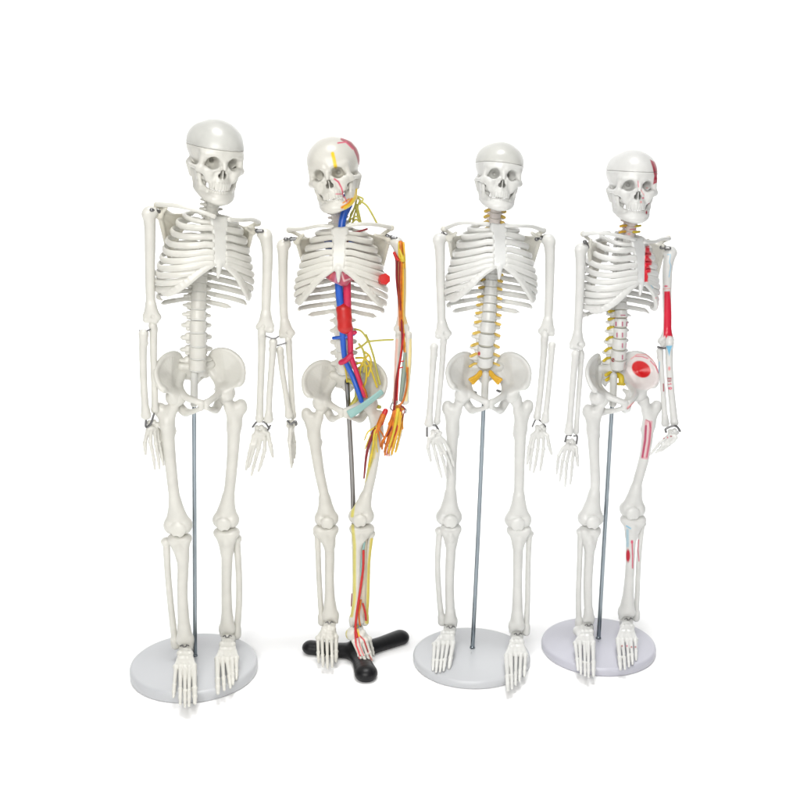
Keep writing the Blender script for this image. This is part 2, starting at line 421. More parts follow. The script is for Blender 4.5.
# ------------------------------------------------------------------ one skeleton
class Skel:
    def __init__(s, cfg):
        s.c = cfg; s.q = cfg['q']; s.base = cfg['bone']
        z = cfg['plate_h']; s.foot = on_z(*cfg['pole_foot'], z); s.Y0 = s.foot[1]; s.S0 = psize(s.foot)
        s.root = thing('skeleton_model', (s.foot[0], s.foot[1], 0), cfg['label'], 'skeleton', 'anatomical skeleton models in a row')
        s.O = A(s.foot[0], s.foot[1], 0); s.paints = cfg.get('paint', {})
    def P(s, u, v, w=0): return on_y(u, v, s.Y0+w*s.S0)
    def put(s, name, VQ, m='bone', parent=None, pk=None, base=None, label=None):
        V, Q = VQ; col = None
        if m in ('bone', 'cap'): col = paint(V, Q, base or s.base, s.paints.get(pk or name, []))
        o = obj(name, mesh_np(name, V-s.O, Q, M[m], col), parent or s.root)
        if label: o['label'] = label
        return o
    def frame(s, u, v, w, yaw, pitch, roll, sc):
        O = s.P(u, v, w); return O, rotm(yaw, pitch, roll)*psize(O)*sc
    def tube(s, name, pts, r, m, parent=None, n=None, label=None, taper=1.):
        W = [s.P(*p) for p in pts]; k = np.mean([psize(p) for p in W])
        P = catmull(W, n or max(10, 6*len(pts)))
        rr = np.linspace(r, r*taper, len(P))*k
        return s.put(name, sweep(P, rr, rr, 10), m, parent, label=label)
    # -- long bones
    def humerus(s, side, pts, wt, wb):
        w = np.linspace(wt, wb, len(pts)); m = 1 if side == 'R' else -1
        P = [s.P(p[0], p[1], w[i]) for i, p in enumerate(pts)]; k = psize(P[0])*s.q; k2 = k*1.04
        b = Sdf(.00105)
        b.chain(P, [6.2*k, 5.0*k, 4.6*k, 4.4*k, 4.3*k][:len(P)], 4*k)
        b.ball(P[0]+k*A(m*3.4, 1, .8), 5.0*k, 2*k); b.ball(P[0]+k*A(-m*2.4, -2, -1.5), 3.8*k, 2*k)
        D = P[-1]
        for e, rr in ((-1, 2.6), (1, 2.6)): b.cone(P[-2]*.6+D*.4, D+k2*A(e*5.4, 0, 1.2), 3.2*k2, rr*k2, 4*k)
        b.ball(D+k2*A(m*5.9, .5, -.2), 3.0*k2, 1.5*k)
        b.cone(D+k2*A(-m*5.0, -.6, -2.6), D+k2*A(-m*2.0, -.6, -2.8), 2.9*k2, 2.3*k2, 1.2*k); b.cone(D+k2*A(m*1.4, -.6, -3.2), D+k2*A(m*3.8, -.4, -3.6), 2.3*k2, 2.7*k2, 1.2*k)
        b.ell(D+k2*A(m*2.0, -4.6, 1.0), np.full(3, 2.2*k2), .8*k, True)
        return s.put('humerus', b.build(), pk='humerus_'+side)
    def forearm(s, side, name, pts, wt, wb, r):
        w = np.linspace(wt, wb, len(pts)); P = [s.P(p[0], p[1], w[i]) for i, p in enumerate(pts)]; k = psize(P[0])*s.q; r *= 1.12
        b = Sdf(.0006 if s.paints.get(name+'_'+side) else .00095); n = len(P); rs = np.interp(np.linspace(0, 1, n), [0, .2, .8, 1], [r*1.12, r, r*.92, r*1.02])*k
        b.chain(P, rs, 2*k)
        d = P[0]-P[1]; d /= np.linalg.norm(d)
        if name == 'radius':
            b.cone(P[0], P[0]-d*1.6*k, r*1.3*k, r*1.22*k, 1*k)
            e = P[-1]; b.cone(P[-2]*.25+e*.75, e+k*A(1.7, 0, .5), r*.9*k, r*.92*k, 2*k); b.cone(P[-2]*.25+e*.75, e+k*A(-1.7, 0, .5), r*.9*k, r*.92*k, 2*k)
            b.ball(P[1]*.35+P[0]*.65+k*A(1 if side == 'R' else -1, 0, 0)*r*.7, r*.6*k, 1.5*k)
        else:
            P[0] = P[0]+A(0, 0, 3*k); b.cone(P[0]-A(0, 0, 3*k), P[0]+k*A(0, 2.5, 5), r*1.05*k, r*.8*k, 2*k); b.ball(P[0]+k*A(0, -2.4, .5), r*1.15*k, 2*k); b.ball(P[0]+k*A(0, -1.5, 3.5), r*.95*k, 2*k); b.ball(P[-1]+k*A(0, .3, .8), r*1.05*k, 2*k)
        return s.put(name, b.build(), pk=name+'_'+side)
    def femur(s, side, head, troch, shaft, cond, ws):
        """head, trochanter, shaft points, (x0,x1,ytop,ybot) of the condyles; ws depth top,bottom"""
        m = 1 if side == 'R' else -1                                    # m points to the image's right, towards the midline
        w = np.linspace(ws[0], ws[1], len(shaft)+1)
        sh = [s.P(p[0], p[1], w[i]) for i, p in enumerate(shaft)]
        k = psize(sh[0])*s.q; H = s.P(*head, ws[0]); T = s.P(*troch, ws[0]+2)
        b = Sdf(.00125)
        x0, x1, y0, y1 = cond; cw = (x1-x0)
        cc = s.P((x0+x1)/2, y1-cw*.275, ws[1]); kk = psize(cc)
        b.chain(sh+[cc+kk*A(0, 0, 9)], [6.2*k, 5.3*k]+[5.0*k]*(len(sh)-2)+[6.2*k], 4*k)
        b.ball(H, 6.4*k, 1*k); b.chain([H, (H+sh[0])/2+k*A(0, 0, 3.5), sh[0]+k*A(0, 0, -2)], [4.2*k, 4.8*k, 5.6*k], 3*k)
        b.cone(T, sh[0], 5.2*k, 5.4*k, 4*k); b.ball(T+k*A(-m*.6, 2, -4), 4.8*k, 3*k); b.cone(T+k*A(m*1, 0, -3.5), (H+sh[0])/2+k*A(0, 0, 2.5), 4.4*k, 4.4*k, 3*k)
        b.ball(sh[0]*.72+sh[1]*.28+k*A(m*4.2, 3.5, 3), 2.6*k, 5*k)
        rc = cw*.27*kk
        for e in (-1, 1):
            q = cc+kk*A(e*cw*.245, 1.5, 0); b.ell(q, (rc, rc*1.25, rc*1.06), 2*kk); b.cone(sh[-1]*.7+(cc+kk*A(0, 0, 9))*.3, q+kk*A(-e*cw*.01, 0, 2.5), 4.4*kk, rc*.86, 4*kk); b.ball(q+kk*A(0, 7, 0), rc*.86, 2*kk)
        pt = cc+kk*A(m*cw*.05, -7.2, -1.2)
        b.ell(pt, kk*A(cw*.285, 3.0, cw*.29), 1.6*kk)
        b.ell(cc+kk*A(0, -2, -cw*.36), kk*A(cw*.10, 12, cw*.12), 1.5*kk, True)
        return s.put('femur', b.build(), pk='femur_'+side)
    def tibia(s, side, plate, shaft, ankle, ws):
        m = 1 if side == 'R' else -1
        x0, x1, y = plate; cw = x1-x0; n = len(shaft)
        w = np.linspace(ws[0], ws[1], n+2)
        pc = s.P((x0+x1)/2, y+2.2, w[0]); kk = psize(pc); k = kk*s.q
        b = Sdf(.00115)
        sh = [s.P(p[0], p[1], w[i+1]) for i, p in enumerate(shaft)]; an = s.P((ankle[0]+ankle[1])/2, ankle[2]-4, w[-1])
        aw = (ankle[1]-ankle[0])*psize(an)
        b.chain([pc+kk*A(0, 0, -7)]+sh+[an+A(0, 0, aw*.15)], [6.6*k, 5.2*k]+[4.6*k]*(n-1)+[aw*.34], 3*k)
        b.ell(pc+kk*A(0, 1, -1.4), kk*A(cw*.5, cw*.34, 4.2), 4*kk)
        for e in (-1, 1):
            q = pc+kk*A(e*cw*.25, 1, -.6); b.ell(q, kk*A(cw*.255, cw*.30, 3.9), 2*kk); b.cone(pc+kk*A(e*cw*.28, -1, -3.2), sh[0]+kk*A(0, -.5, 5), 4.2*kk, 4.0*kk, 5*kk)
        b.ell(pc+kk*A(0, -5.5, -10), kk*A(3.0, 2.8, 4.4), 3*kk)
        b.cone(an+A(0, 0, aw*.75), an+aw*A(-m*.20, 0, -.02), aw*.26, aw*.29, 3*k); b.cone(an+A(0, 0, aw*.75), an+aw*A(m*.24, 0, -.02), aw*.26, aw*.25, 3*k)
        b.cone(an+aw*A(m*.26, 0, .1), an+aw*A(m*.34, -.05, -.34), aw*.23, aw*.13, 2*k)
        b.ell(an+A(0, -aw*.05, -aw*.52), aw*A(.36, .6, .27), .8*k, True)
        return s.put('tibia', b.build(), pk='tibia_'+side)
    def fibula(s, side, pts, ws, r=2.7):
        w = np.linspace(ws[0], ws[1], len(pts)); P = [s.P(p[0], p[1], w[i]) for i, p in enumerate(pts)]; k = psize(P[0])*s.q
        r *= 1.18; b = Sdf(.0010); n = len(P)
        b.chain(P, [r*1.05*k]+[r*k*.93]*(n-2)+[r*1.0*k], 2*k)
        b.ell(P[0]+k*A(0, 0, .5), k*r*A(1.55, 1.5, 1.25), 2*k); b.cone(P[-1]+k*A(0, 0, 5), P[-1], r*1.25*k, r*1.25*k, 3*k)
        return s.put('fibula', b.build(), pk='fibula_'+side)
    def hand(s, side, carpal, w, fingers, thumb, r=1.5, wf=None, m='bone'):
        r *= 1.13; k0 = psize(s.P(*carpal, w))*s.q; C0 = s.P(*carpal, w)
        b = Sdf(.00075)
        fp = []
        for i, f in enumerate(fingers):
            dw = wf[i] if wf else 0
            pts = [s.P(p[0], p[1], w+dw-(0, 1.6, .4, 2.2)[j]) for j, p in enumerate(f)]; fp.append(pts)
            b.cone(C0+(pts[0]-C0)*.45, pts[0], 2.7*k0, 1.8*k0, 1.4*k0)
            b.cone(pts[0], pts[1], r*1.12*k0, r*1.0*k0, .8*k0); b.ball(pts[1], r*1.32*k0, .8*k0)
        for a in range(5):
            an = a*1.26; rr = 3.2*k0; b.ball(C0+A(math.cos(an)*rr*1.2, -.8*k0*((a % 2)*2-1), math.sin(an)*rr*.9+1.2*k0), 2.6*k0, .7*k0)
        tp = [s.P(p[0], p[1], w-3) for p in thumb]
        b.cone(C0+(tp[0]-C0)*.5, tp[0], 2.5*k0, 1.9*k0, 1.5*k0)
        b.cone(tp[0], tp[1], r*1.25*k0, r*1.1*k0, .8*k0); b.ball(tp[1], r*1.35*k0, .8*k0)
        h = s.put('hand', b.build(), pk='hand_'+side)
        for pts in fp:
            f = Sdf(.0007); q1, q2, q3 = pts[1], pts[2], pts[3]; mid = q1+(q2-q1)*.62; mid2 = q2+(q3-q2)*.35
            g = (q2-q1)*.1
            f.chain([q1+g, mid], [r*1.1*k0, r*.95*k0], .6*k0); f.ball(mid, r*1.15*k0, .6*k0)
            f.chain([mid, mid2], [r*.98*k0, r*.88*k0], .6*k0); f.ball(mid2, r*1.05*k0, .6*k0); f.chain([mid2, q3], [r*.92*k0, r*.66*k0], .5*k0)
            s.put('finger', f.build(), parent=h, pk='finger_'+side)
        f = Sdf(.0007); f.chain([tp[1]+(tp[2]-tp[1])*.1, tp[1]+(tp[2]-tp[1])*.5, tp[2]], [r*1.15*k0, r*1.0*k0, r*.75*k0], .5*k0); f.ball(tp[1]+(tp[2]-tp[1])*.5, r*1.1*k0, .5*k0)
        s.put('thumb', f.build(), parent=h, pk='finger_'+side)
        return h
    def footb(s, side, talus, w, tars, bases, tips, big, zt, heel=None):
        """big: index of the great toe"""
        k = psize(s.P(*talus, w))*s.q
        Ta = s.P(*talus, w); b = Sdf(.00085)
        Tp = [on_z(u, v, zt+.002+(.0015*(i % 2))) for i, (u, v) in enumerate(tips)]
        # metatarsal bases: along the ray at an instep height between talus and toes
        Bp = []
        for i, (u, v) in enumerate(bases):
            fr = .42
            z = Ta[2]*(1-fr)+Tp[i][2]*fr+.004
            Bp.append(on_z(u, v, max(z, zt+.006)))
        mid = np.mean(Bp, 0); Tm = Ta*.5+mid*.5
        b.ell(Ta+k*A(0, 1.5, -.8), k*A(6.6, 8, 6.0), 3*k); b.cone(Ta+k*A(0, 6, -4), Ta+k*A(0, 14, -8), 5*k, 5*k, 3*k)
        if heel: hp = s.P(heel[0], heel[1], w-2); b.cone(Ta+k*A(0, 2, -4), hp, 5*k, heel[2]*k, 3*k); b.cone(hp, Bp[0]*.5+Bp[4]*.5, heel[2]*k, 3*k, 3*k)
        for i, p in enumerate(Bp):
            b.cone(Ta*.8+p*.2+k*A(0, 0, -1), p, 4.2*k, 2.2*k, 1.6*k); b.ball(p+k*A(0, -.3, .3), 2.8*k, .4*k); b.ball(Ta*.42+p*.58+k*A(0, -.9, 1.0), 2.9*k, .35*k)
        for e in (-1, 0, 1): b.ball(Ta*.68+mid*.32+k*A(e*4.4, -1.3, .8), 3.3*k, .5*k)
        toes = []
        for i in range(5):
            g = 1.28 if i == big else 1.
            j = Bp[i]*.36+Tp[i]*.64
            j = j+A(0, 0, .0015)
            b.cone(Bp[i], j, 2.0*g*k, 1.45*g*k, .5*k); b.ball(j, 2.05*g*k, .6*k); toes.append((j, Tp[i], g))
        h = s.put('foot', b.build(), pk='foot_'+side)
        pn = [Ta+k*A(q, -5.2, z) for q, z in ((-3.5, 4.6), (-1.5, 5.6), (-.8, 3.8), (1.6, 4.2), (2.2, 5.8), (4, 5.0))]; s.put('ankle_wire', sweep(catmull(pn, 20), .55*k, .55*k, 8), 'wire')
        for j, t, g in toes:
            f = Sdf(.0007); a = j+(t-j)*.12; m = j+(t-j)*.55
            f.chain([a, m], [1.75*g*k, 1.5*g*k], .5*k); f.ball(m, 1.78*g*k, .5*k); f.chain([m, t], [1.6*g*k, 1.2*g*k], .5*k)
            s.put('toe', f.build(), parent=h, pk='toe_'+side)
        return h
    def scapula(s, side, G, Ac, B, Cc, cor):
        G, Ac, B, Cc, cor = (s.P(*p) for p in (G, Ac, B, Cc, cor)); k = psize(G)*s.q
        b = Sdf(.0010); mid = (G+B+Cc)/3+A(0, 2.5*k, 0)
        b.tri(G, B, mid, 1.0*k, 2*k); b.tri(B, Cc, mid, 1.0*k, 2*k); b.tri(Cc, G, mid, 1.0*k, 2*k)
        b.cone(G, Cc, 2.2*k, 1.7*k, 2*k); b.ball(G, 4.2*k, 2*k); b.cone(B, Cc, 1.3*k, 1.5*k, 1.5*k)
        sp = B*.75+Cc*.25+A(0, 2*k, 0)
        b.cone(sp, Ac, 1.4*k, 2.0*k, 2*k); b.tri(sp, Ac, G*.7+B*.3, 1.0*k, 2*k); b.ball(Ac, 2.9*k, 2*k)
        b.cone(G, cor, 2.4*k, 1.7*k, 2*k)
        return s.put('scapula', b.build(), base=tuple(np.array(s.base)*A(.96, .94, .88)))
    def clavicle(s, pts):
        W = [s.P(*p) for p in pts]; k = psize(W[0])*s.q; P = catmull(W, 26); t = np.linspace(0, 1, 26)
        r = (2.3-.5*np.sin(t*np.pi)+.3*t)*k
        return s.put('clavicle', sweep(P, r, r*.92, 12))
    def screw(s, a, b):
        a, b = s.P(*a), s.P(*b); k = psize(a)
        x = Sdf(.0006); x.cone(a, b, 1.2*k, 1.2*k); d = (b-a)/np.linalg.norm(b-a)
        x.cone(a-d*.5*k, a+d*.5*k, 2.1*k, 1.9*k); x.cone(a*.5+b*.5, b, 1.8*k, 1.9*k); x.cone((a+b)/2+k*A(0, 0, -1.5), (a+b)/2+k*A(0, 0, 1.8), 1.2*k, .8*k)
        return s.put('joint_screw', x.build(), 'wire')
    def wires(s, polys, w, r=1.1):
        for pl in polys: s.tube('wrist_wire', [(u, v, w) for u, v in pl], r, 'wire')
    # -- axial
    def skull(s, u, v, w, yaw, pitch, roll, sc, split=True, low=False):
        O, Mx = s.frame(u, v, w, yaw, pitch, roll, sc)
        a = s.put('skull', xform(SK_CUT[int(low)][0] if split else SK_FULL, O, Mx))
        if split: s.put('skull_cap', xform(SK_CUT[int(low)][1], O, Mx), 'cap' if low else 'bone', parent=a, pk='skull')
        s.put('jaw', xform(SK_JAW, O, Mx), parent=a, pk='jaw')
        return a
    def cage(s, u, v, w, yaw, pitch, roll, sc, droop=0.):
        O, Mx = s.frame(u, v, w, yaw, pitch, roll, sc)
        def xf(VQ, O, Mx):
            V = VQ[0].copy(); V[:, 2] += droop*np.minimum(V[:, 1]-2, 0)/30.; return xform((V, VQ[1]), O, Mx)
        s.cageO, s.cageM = O, Mx
        cool = tuple(np.array(s.base)*A(1.04, 1.05, 1.07))
        for m in (-1, 1):
            for i in range(12):
                P, rt, rh, ref = rib_path(i, m)
                s.put('rib', xf(sweep(P, rt, rh, 16, ref), O, Mx))
            s.put('costal_cartilage', xf(MARG if m > 0 else mirror(MARG), O, Mx))
        s.put('sternum', xf(STERNUM, O, Mx), base=cool)
    def pelvis(s, u, v, w, yaw, pitch, roll, sc):
        O, Mx = s.frame(u, v, w, yaw, pitch, roll, sc); s.pelO, s.pelM = O, Mx
        s.put('hip_bone', xform(mirror(HIP), O, Mx), pk='hip_R'); s.put('hip_bone', xform(HIP, O, Mx), pk='hip_L'); s.put('sacrum', xform(SACRUM, O, Mx))
    def spine(s, path, neck_top, r_l, yaw, discs=None, nerves=None, neck_n=4):
        """path: (u,v,w) from the base of the neck to the sacrum"""
        P = catmull([s.P(*p) for p in path], 200)
        L = np.r_[0, np.cumsum(np.linalg.norm(np.diff(P, axis=0), axis=1))]; L /= L[-1]
        at = lambda f: np.array([np.interp(f, L, P[:, i]) for i in range(3)])
        bd = [0, .05, .1, .15, .2, .252, .305, .357, .40, .45, .51, .566, .622, .685, .762, .846, .923, 1]
        k = psize(P[100])
        nk = [s.P(*q) for q in neck_top]; NP = catmull(nk, neck_n+1)
        seq = [(NP[i], NP[i+1], 5.6) for i in range(neck_n)]+[(at(bd[i]), at(bd[i+1]), np.interp(i, [0, 8, 12, 16], [5.8, 6.4, 7.2, r_l])) for i in range(17)]
        for n, (a, b, r) in enumerate(seq):
            d = a-b; h = np.linalg.norm(d); d /= h
            f = A(math.sin(rad(yaw)), -math.cos(rad(yaw)), 0); f -= (f@d)*d; f /= np.linalg.norm(f)
            x = np.cross(-f, d)
            Mx = np.stack([x*r*k*s.q, -f*r*k*s.q, d*h*.5*(1.06 if discs is None else .95)], 1)
            sc = xform(VERT, (a+b)/2, Mx)
            lumb = n >= neck_n+9
            s.put('vertebra', sc, pk='vertebra_low' if lumb else 'vertebra', base=s.c.get('neckcol') if n < neck_n and s.c.get('neckcol') else None)
            if discs is not None:
                c = b; dr = r*k*s.q*(.86 if discs == 'disc' else .965)
                an = np.linspace(0, 2*np.pi, 24, endpoint=False); hh = h*.085
                rings = [c+d*z+q*dr*(np.cos(an)[:, None]*x+np.sin(an)[:, None]*f*.92) for z, q in ((hh, .02), (hh, .95), (0, 1.03), (-hh, .95), (-hh, .02))]
                V = np.vstack(rings); i = np.arange(24); j = (i+1) % 24
                Q = np.vstack([np.stack([r_*24+i, r_*24+j, (r_+1)*24+j, (r_+1)*24+i], 1)[:, ::-1] for r_ in range(4)])
                s.put('spinal_disc', (V, Q), discs)
            if nerves is not None and n >= nerves[1]:
                for m in (-1, 1):
                    if m in nerves[2]:
                        p0 = b-f*r*k*.9+x*m*r*k*.6; p1 = b-f*r*k*.75+x*m*r*k*1.25-d*.06*h; p2 = b-f*r*k*.5+x*m*r*k*nerves[3]-d*h*.16
                        kk = k*s.q; PP = catmull([p0, p1, p2], 10)
                        s.put('spinal_nerve', sweep(PP, np.linspace(2.1, 1.6, 10)*kk, np.linspace(1.9, 1.5, 10)*kk, 8), nerves[0])

def stand(s, pole, sleeve, plate, label, plate_mat, rod_mat, rr=2.2):
    """plate: (u, v of top centre, semi-axis px, height m)"""
    u, v, a, h = plate; c = on_z(u, v, h); R = a*psize(c)
    t = thing('display_stand', (c[0], c[1], 0), label, 'stand', 'display stands under the skeletons')
    prof = [(0.001, 0), (R-.003, 0), (R-.0012, .0008), (R-.0002, .003), (R, h*.5), (R-.0002, h-.005), (R-.001, h-.0022), (R-.0028, h-.0006), (R-.006, h), (.001, h+.0004)]
    n = 128; an = np.linspace(0, 2*np.pi, n, endpoint=False)
    V = np.vstack([np.c_[r*np.cos(an), r*np.sin(an), np.full(n, z)] for r, z in prof]); i = np.arange(n); j = (i+1) % n
    Q = np.vstack([np.stack([k*n+i, k*n+j, (k+1)*n+j, (k+1)*n+i], 1) for k in range(len(prof)-1)])
    obj('base_plate', mesh_np('base_plate', V, Q, M[plate_mat]), t)
    O = A(c[0], c[1], 0)
    W = [s.P(*p) for p in pole]; W[-1] = W[-1]*1.0
    k = psize(W[0]); P = catmull(W, 40)
    obj('pole', mesh_np('pole', *[(sweep(P, rr*k, rr*k, 20)[0]-O), sweep(P, rr*k, rr*k, 20)[1]], M[rod_mat]), t)
    if sleeve:
        W = [s.P(*p) for p in sleeve]; P = catmull(W, 14); r = 3.7*k; VQ = sweep(P, r, r, 24)
        obj('sleeve', mesh_np('sleeve', VQ[0]-O, VQ[1], M['sleeve']), t)
    f = s.foot; r = 4.2*s.S0
    x = Sdf(.0006); x.cone(A(f[0], f[1], h), A(f[0], f[1], h+.0015), rr*1.35*s.S0, rr*1.2*s.S0); VQ = x.build()
    obj('collar', mesh_np('collar', VQ[0]-O, VQ[1], M[rod_mat]), t)
    return t

# ================================================================== 1: tall plain model, left
s1 = Skel(dict(q=1.10, bone=(.63, .62, .57), plate_h=.019, pole_foot=(195, 656),
    label='tallest plain ivory skeleton model, leftmost, with smooth unpainted spine and tilted head'))
s1.skull(216.5, 160.3, -6, 27, 6, 6.5, 1.12, low=True)
s1.spine([(212, 214, 6), (206, 245, 14), (200, 280, 14), (198, 320, 4), (198, 350, 2), (197.5, 369, 4)], [(214, 196, 0), (212, 214, 6)], 8.2, 22, 'sleeve')
s1.cage(212, 214, 0, 30, -2, 9, 1.07, 5)
s1.pelvis(199.5, 384, 0, 20, 3, 0, 1.06)
s1.clavicle([(214, 216.5, -28), (202, 212, -30), (178, 206, -28), (158, 204.5, -20)])
s1.clavicle([(229, 219.5, -24), (242, 220, -12), (252, 219.5, 6), (258, 222, 20)])
s1.scapula('R', (159.5, 215, -16), (157, 205, -18), (190, 214, 14), (169, 256, 8), (166, 208, -22))
s1.scapula('L', (252, 231, 18), (258, 223, 22), (233, 223, 28), (244, 264, 34), (246, 228, 6))
s1.humerus('R', [(149, 213), (150, 230), (150, 265), (150.5, 298), (151.5, 317)], -22, -22)
s1.humerus('L', [(265.5, 235), (267.5, 252), (267, 280), (266, 308), (265.5, 327)], 22, 16)
s1.screw((152, 210, -26), (161, 212, -18)); s1.screw((252, 230.5, 16), (262, 231, 16))
s1.forearm('R', 'radius', [(143.5, 334), (143, 360), (144, 390), (146, 416)], -24, -22, 3.1)
s1.forearm('R', 'ulna', [(153.5, 329), (153.5, 355), (154.5, 385), (155, 410)], -18, -16, 2.9)
s1.forearm('L', 'ulna', [(262, 337), (261.5, 360), (260.3, 395), (259.6, 419)], 16, 10, 3.0)
s1.forearm('L', 'radius', [(273.2, 342), (272, 362), (269.5, 395), (268.6, 420)], 12, 10, 2.7)
s1.hand('R', (153, 426), -16, [[(151, 431.5), (150.3, 442), (153, 454), (155, 469)], [(154.7, 431.5), (156, 443.8), (157.8, 454), (159.5, 468.5)],
    [(157.3, 431.5), (158.8, 442), (161, 452), (163.4, 465)], [(159.5, 431.5), (161.3, 441), (163.5, 450), (165, 460)]], [(148, 429.5), (144.9, 443), (145.5, 454)], 1.45, [-4, -1, 2, 5])
s1.hand('L', (260.4, 431), 12, [[(265, 438), (264.7, 450), (262, 460.7), (258.6, 471)], [(260.8, 438), (258.6, 448.5), (254.7, 462), (251.6, 475)],
    [(257, 437), (254.7, 445), (251, 458), (248.8, 467)], [(253.8, 435.4), (251.6, 445), (248, 458), (246.2, 470)]], [(268, 433.6), (270.4, 445), (272.8, 456.6)], 1.5)
s1.wires([[(146, 419), (146, 427), (150.7, 423.6), (154, 414)]], -20)
s1.wires([[(252.6, 427), (257.5, 421.6), (264.8, 422.6), (269.3, 428.5)], [(270.3, 425.5), (268, 430)]], 10, 1.0)
s1.wires([[(266, 336), (271, 338), (275.5, 338.2), (278.5, 336.5)]], 10, .8); s1.wires([[(139.5, 330.5), (145, 331.5), (150, 329.5)]], -24, .8)
s1.femur('R', (179, 398), (160, 408), [(167, 424), (170.5, 463), (174, 494)], (164, 191.5, 507, 534), (-12, -16))
s1.femur('L', (225, 396.5), (241, 404.5), [(234.5, 424), (232.5, 458), (229.5, 490)], (213, 238.5, 508, 528), (10, 6))
s1.tibia('R', (168, 191, 535), [(183, 562), (182.5, 595)], (175.5, 194, 644), (-15, -13))
s1.fibula('R', [(166.3, 542), (168, 575), (171.5, 612), (175.5, 645)], (-15, -9))
s1.tibia('L', (214, 239, 529), [(227, 556), (226.5, 588)], (219, 236, 633), (6, 12))
s1.fibula('L', [(236.5, 539), (238.8, 572), (239, 604), (236.5, 635)], (12, 18))
zt = .019
s1.footb('R', (185.5, 648), -14, None, [(176, 667), (180.5, 666.5), (185, 667), (189.5, 667), (194, 666)], [(173.5, 697), (180.3, 704), (185, 706.5), (189, 706), (195, 703)], 4, zt)
s1.footb('L', (228, 638.5), 9, None, [(217.5, 659), (222.5, 658.5), (227, 659), (232, 659), (236.5, 658)], [(218, 693), (224.2, 690), (230.5, 687.5), (233, 684), (236.3, 679)], 0, zt)
stand(s1, [(194, 384, 2), (194.5, 520, 1), (195, 658, 0)], [(194.3, 374, 2), (194, 404, 2)], (194, 661, 63, .019),
      'round pale grey stand under the tallest skeleton, first from the left', 'plate', 'rod')

# ================================================================== 2: model with vessels and nerves on a black tripod
P2 = {
 'skull': [('line', (.74, .52, .02), 3.6, [(332.6, 153.5), (335.6, 167)]), ('line', DRED, 3.2, [(342, 139), (350, 143), (355, 149), (358, 156), (360, 164)]), ('line', CRIM, 1.4, [(338, 143), (346, 142), (353, 149)]),
           ('line', CRIM, 1.5, [(334.5, 179), (338.5, 182), (341.5, 188), (343.5, 195), (345, 203)]), ('line', CRIM, .9, [(336, 194), (343, 194)]), ('line', YEL, 2, [(354, 187), (352, 196)])],
 'jaw': [('line', ORA, 2.6, [(342, 207.5), (348, 204), (352, 199)]), ('line', YEL, 3.4, [(345, 208), (351, 204.5), (355.5, 197), (357, 190)]), ('line', ORA, 1.4, [(343, 203), (349, 199)]), ('line', CRIM, 1, [(344, 196), (347, 202)])],
 'humerus_L': [('line', (.66, .50, .24), 5, [(404, 246), (405.5, 270), (405, 322)]), ('line', (.74, .42, .28), 2.2, [(397.5, 256), (399, 290), (399, 325)])],
 'radius_L': [('line', (.74, .62, .30), 3, [(411, 340), (409, 370), (406, 400)])],
 'ulna_L': [('line', (.70, .45, .38), 2.5, [(397, 340), (395, 370), (394, 400)])],
 'femur_L': [('line', (.60, .54, .14), 3.2, [(374, 445), (371.5, 460), (366, 477), (358.5, 494), (353.5, 505), (352.2, 516)]), ('line', (.66, .54, .20), 1.6, [(378, 432), (374, 458)]), ('line', (.62, .10, .08), 1.6, [(369, 440), (365, 470)])],
 'tibia_L': [('line', (.60, .54, .16), 3.2, [(352.5, 525), (354.5, 545), (354.5, 600), (351.5, 616)])],
 'fibula_L': [('line', (.60, .50, .10), 4.2, [(372, 540), (369.5, 565), (368.5, 600), (367, 622)])],
 'foot_L': [('line', (.62, .54, .16), 1.6, [(348, 622), (345.6, 635), (349, 645)]), ('line', RED, 1.9, [(355, 632), (356, 645), (361, 658)]), ('line', RED, 1.4, [(356, 632), (364, 640), (368, 652)]), ('line', RED, 1.0, [(358, 634), (360, 646), (364, 656)]), ('line', YEL, 1.6, [(357, 626), (359, 636)])],
 'toe_L': [('line', RED, 1.2, [(354, 648), (362, 664)]), ('line', RED, .9, [(365, 648), (372, 660)])],
 'hand_L': [('wrap', (.74, .30, .03), [(380, 405), (410, 405), (406, 440), (380, 460)])],
 'finger_L': [('line', (.80, .48, .03), 4, [(402, 420), (394, 455)]), ('line', (.70, .20, .02), 4, [(393, 418), (384, 455)])],
 'hip_L': [('line', (.70, .55, .1), 1.2, [(372, 364), (379, 385)])],
}
s2 = Skel(dict(q=.98, bone=(.605, .59, .535), plate_h=.012, pole_foot=(356.5, 652), paint=P2, neckcol=(.64, .59, .55),
    label='skeleton model with red and blue vessels, yellow nerves and heart, on a black tripod base'))
s2.skull(333.5, 174, -5, -11, -2, -10, 1.05, split=False)
s2.spine([(338, 222, 8), (341, 245, 16), (342, 280, 17), (342, 320, 6), (343, 348, 4), (344, 372, 8)], [(336, 204, 2), (338, 222, 8)], 7.6, -3, 'sleeve')
s2.cage(341.5, 229, 0, -2, -2, 1, 1.0)
s2.pelvis(345.5, 393, 4, -4, 2, 0, 1.0)
s2.clavicle([(332, 226, -22), (318, 226, -22), (302, 229, -12), (289, 229.5, 2)])
s2.clavicle([(348, 225.5, -22), (362, 224, -22), (378, 225, -12), (391, 227.5, 2)])
s2.scapula('R', (297, 241, 2), (289, 230, 4), (321, 236, 24), (305, 270, 24), (303, 235, -6))
s2.scapula('L', (389, 239, 0), (391.5, 228, 2), (366, 234, 24), (381, 272, 24), (375, 235, -8))
s2.humerus('R', [(283, 245), (283, 262), (283, 290), (284, 316), (286.5, 333)], 4, 4)
s2.humerus('L', [(397.5, 243), (401, 260), (402, 290), (401.5, 314), (402, 329)], -2, -4)
s2.screw((286, 239, 0), (296, 239, 0)); s2.screw((387.5, 236, -2), (396, 238.5, -4))
s2.forearm('R', 'radius', [(280, 350), (282, 370), (286, 395), (289, 416)], 0, -4, 2.8)
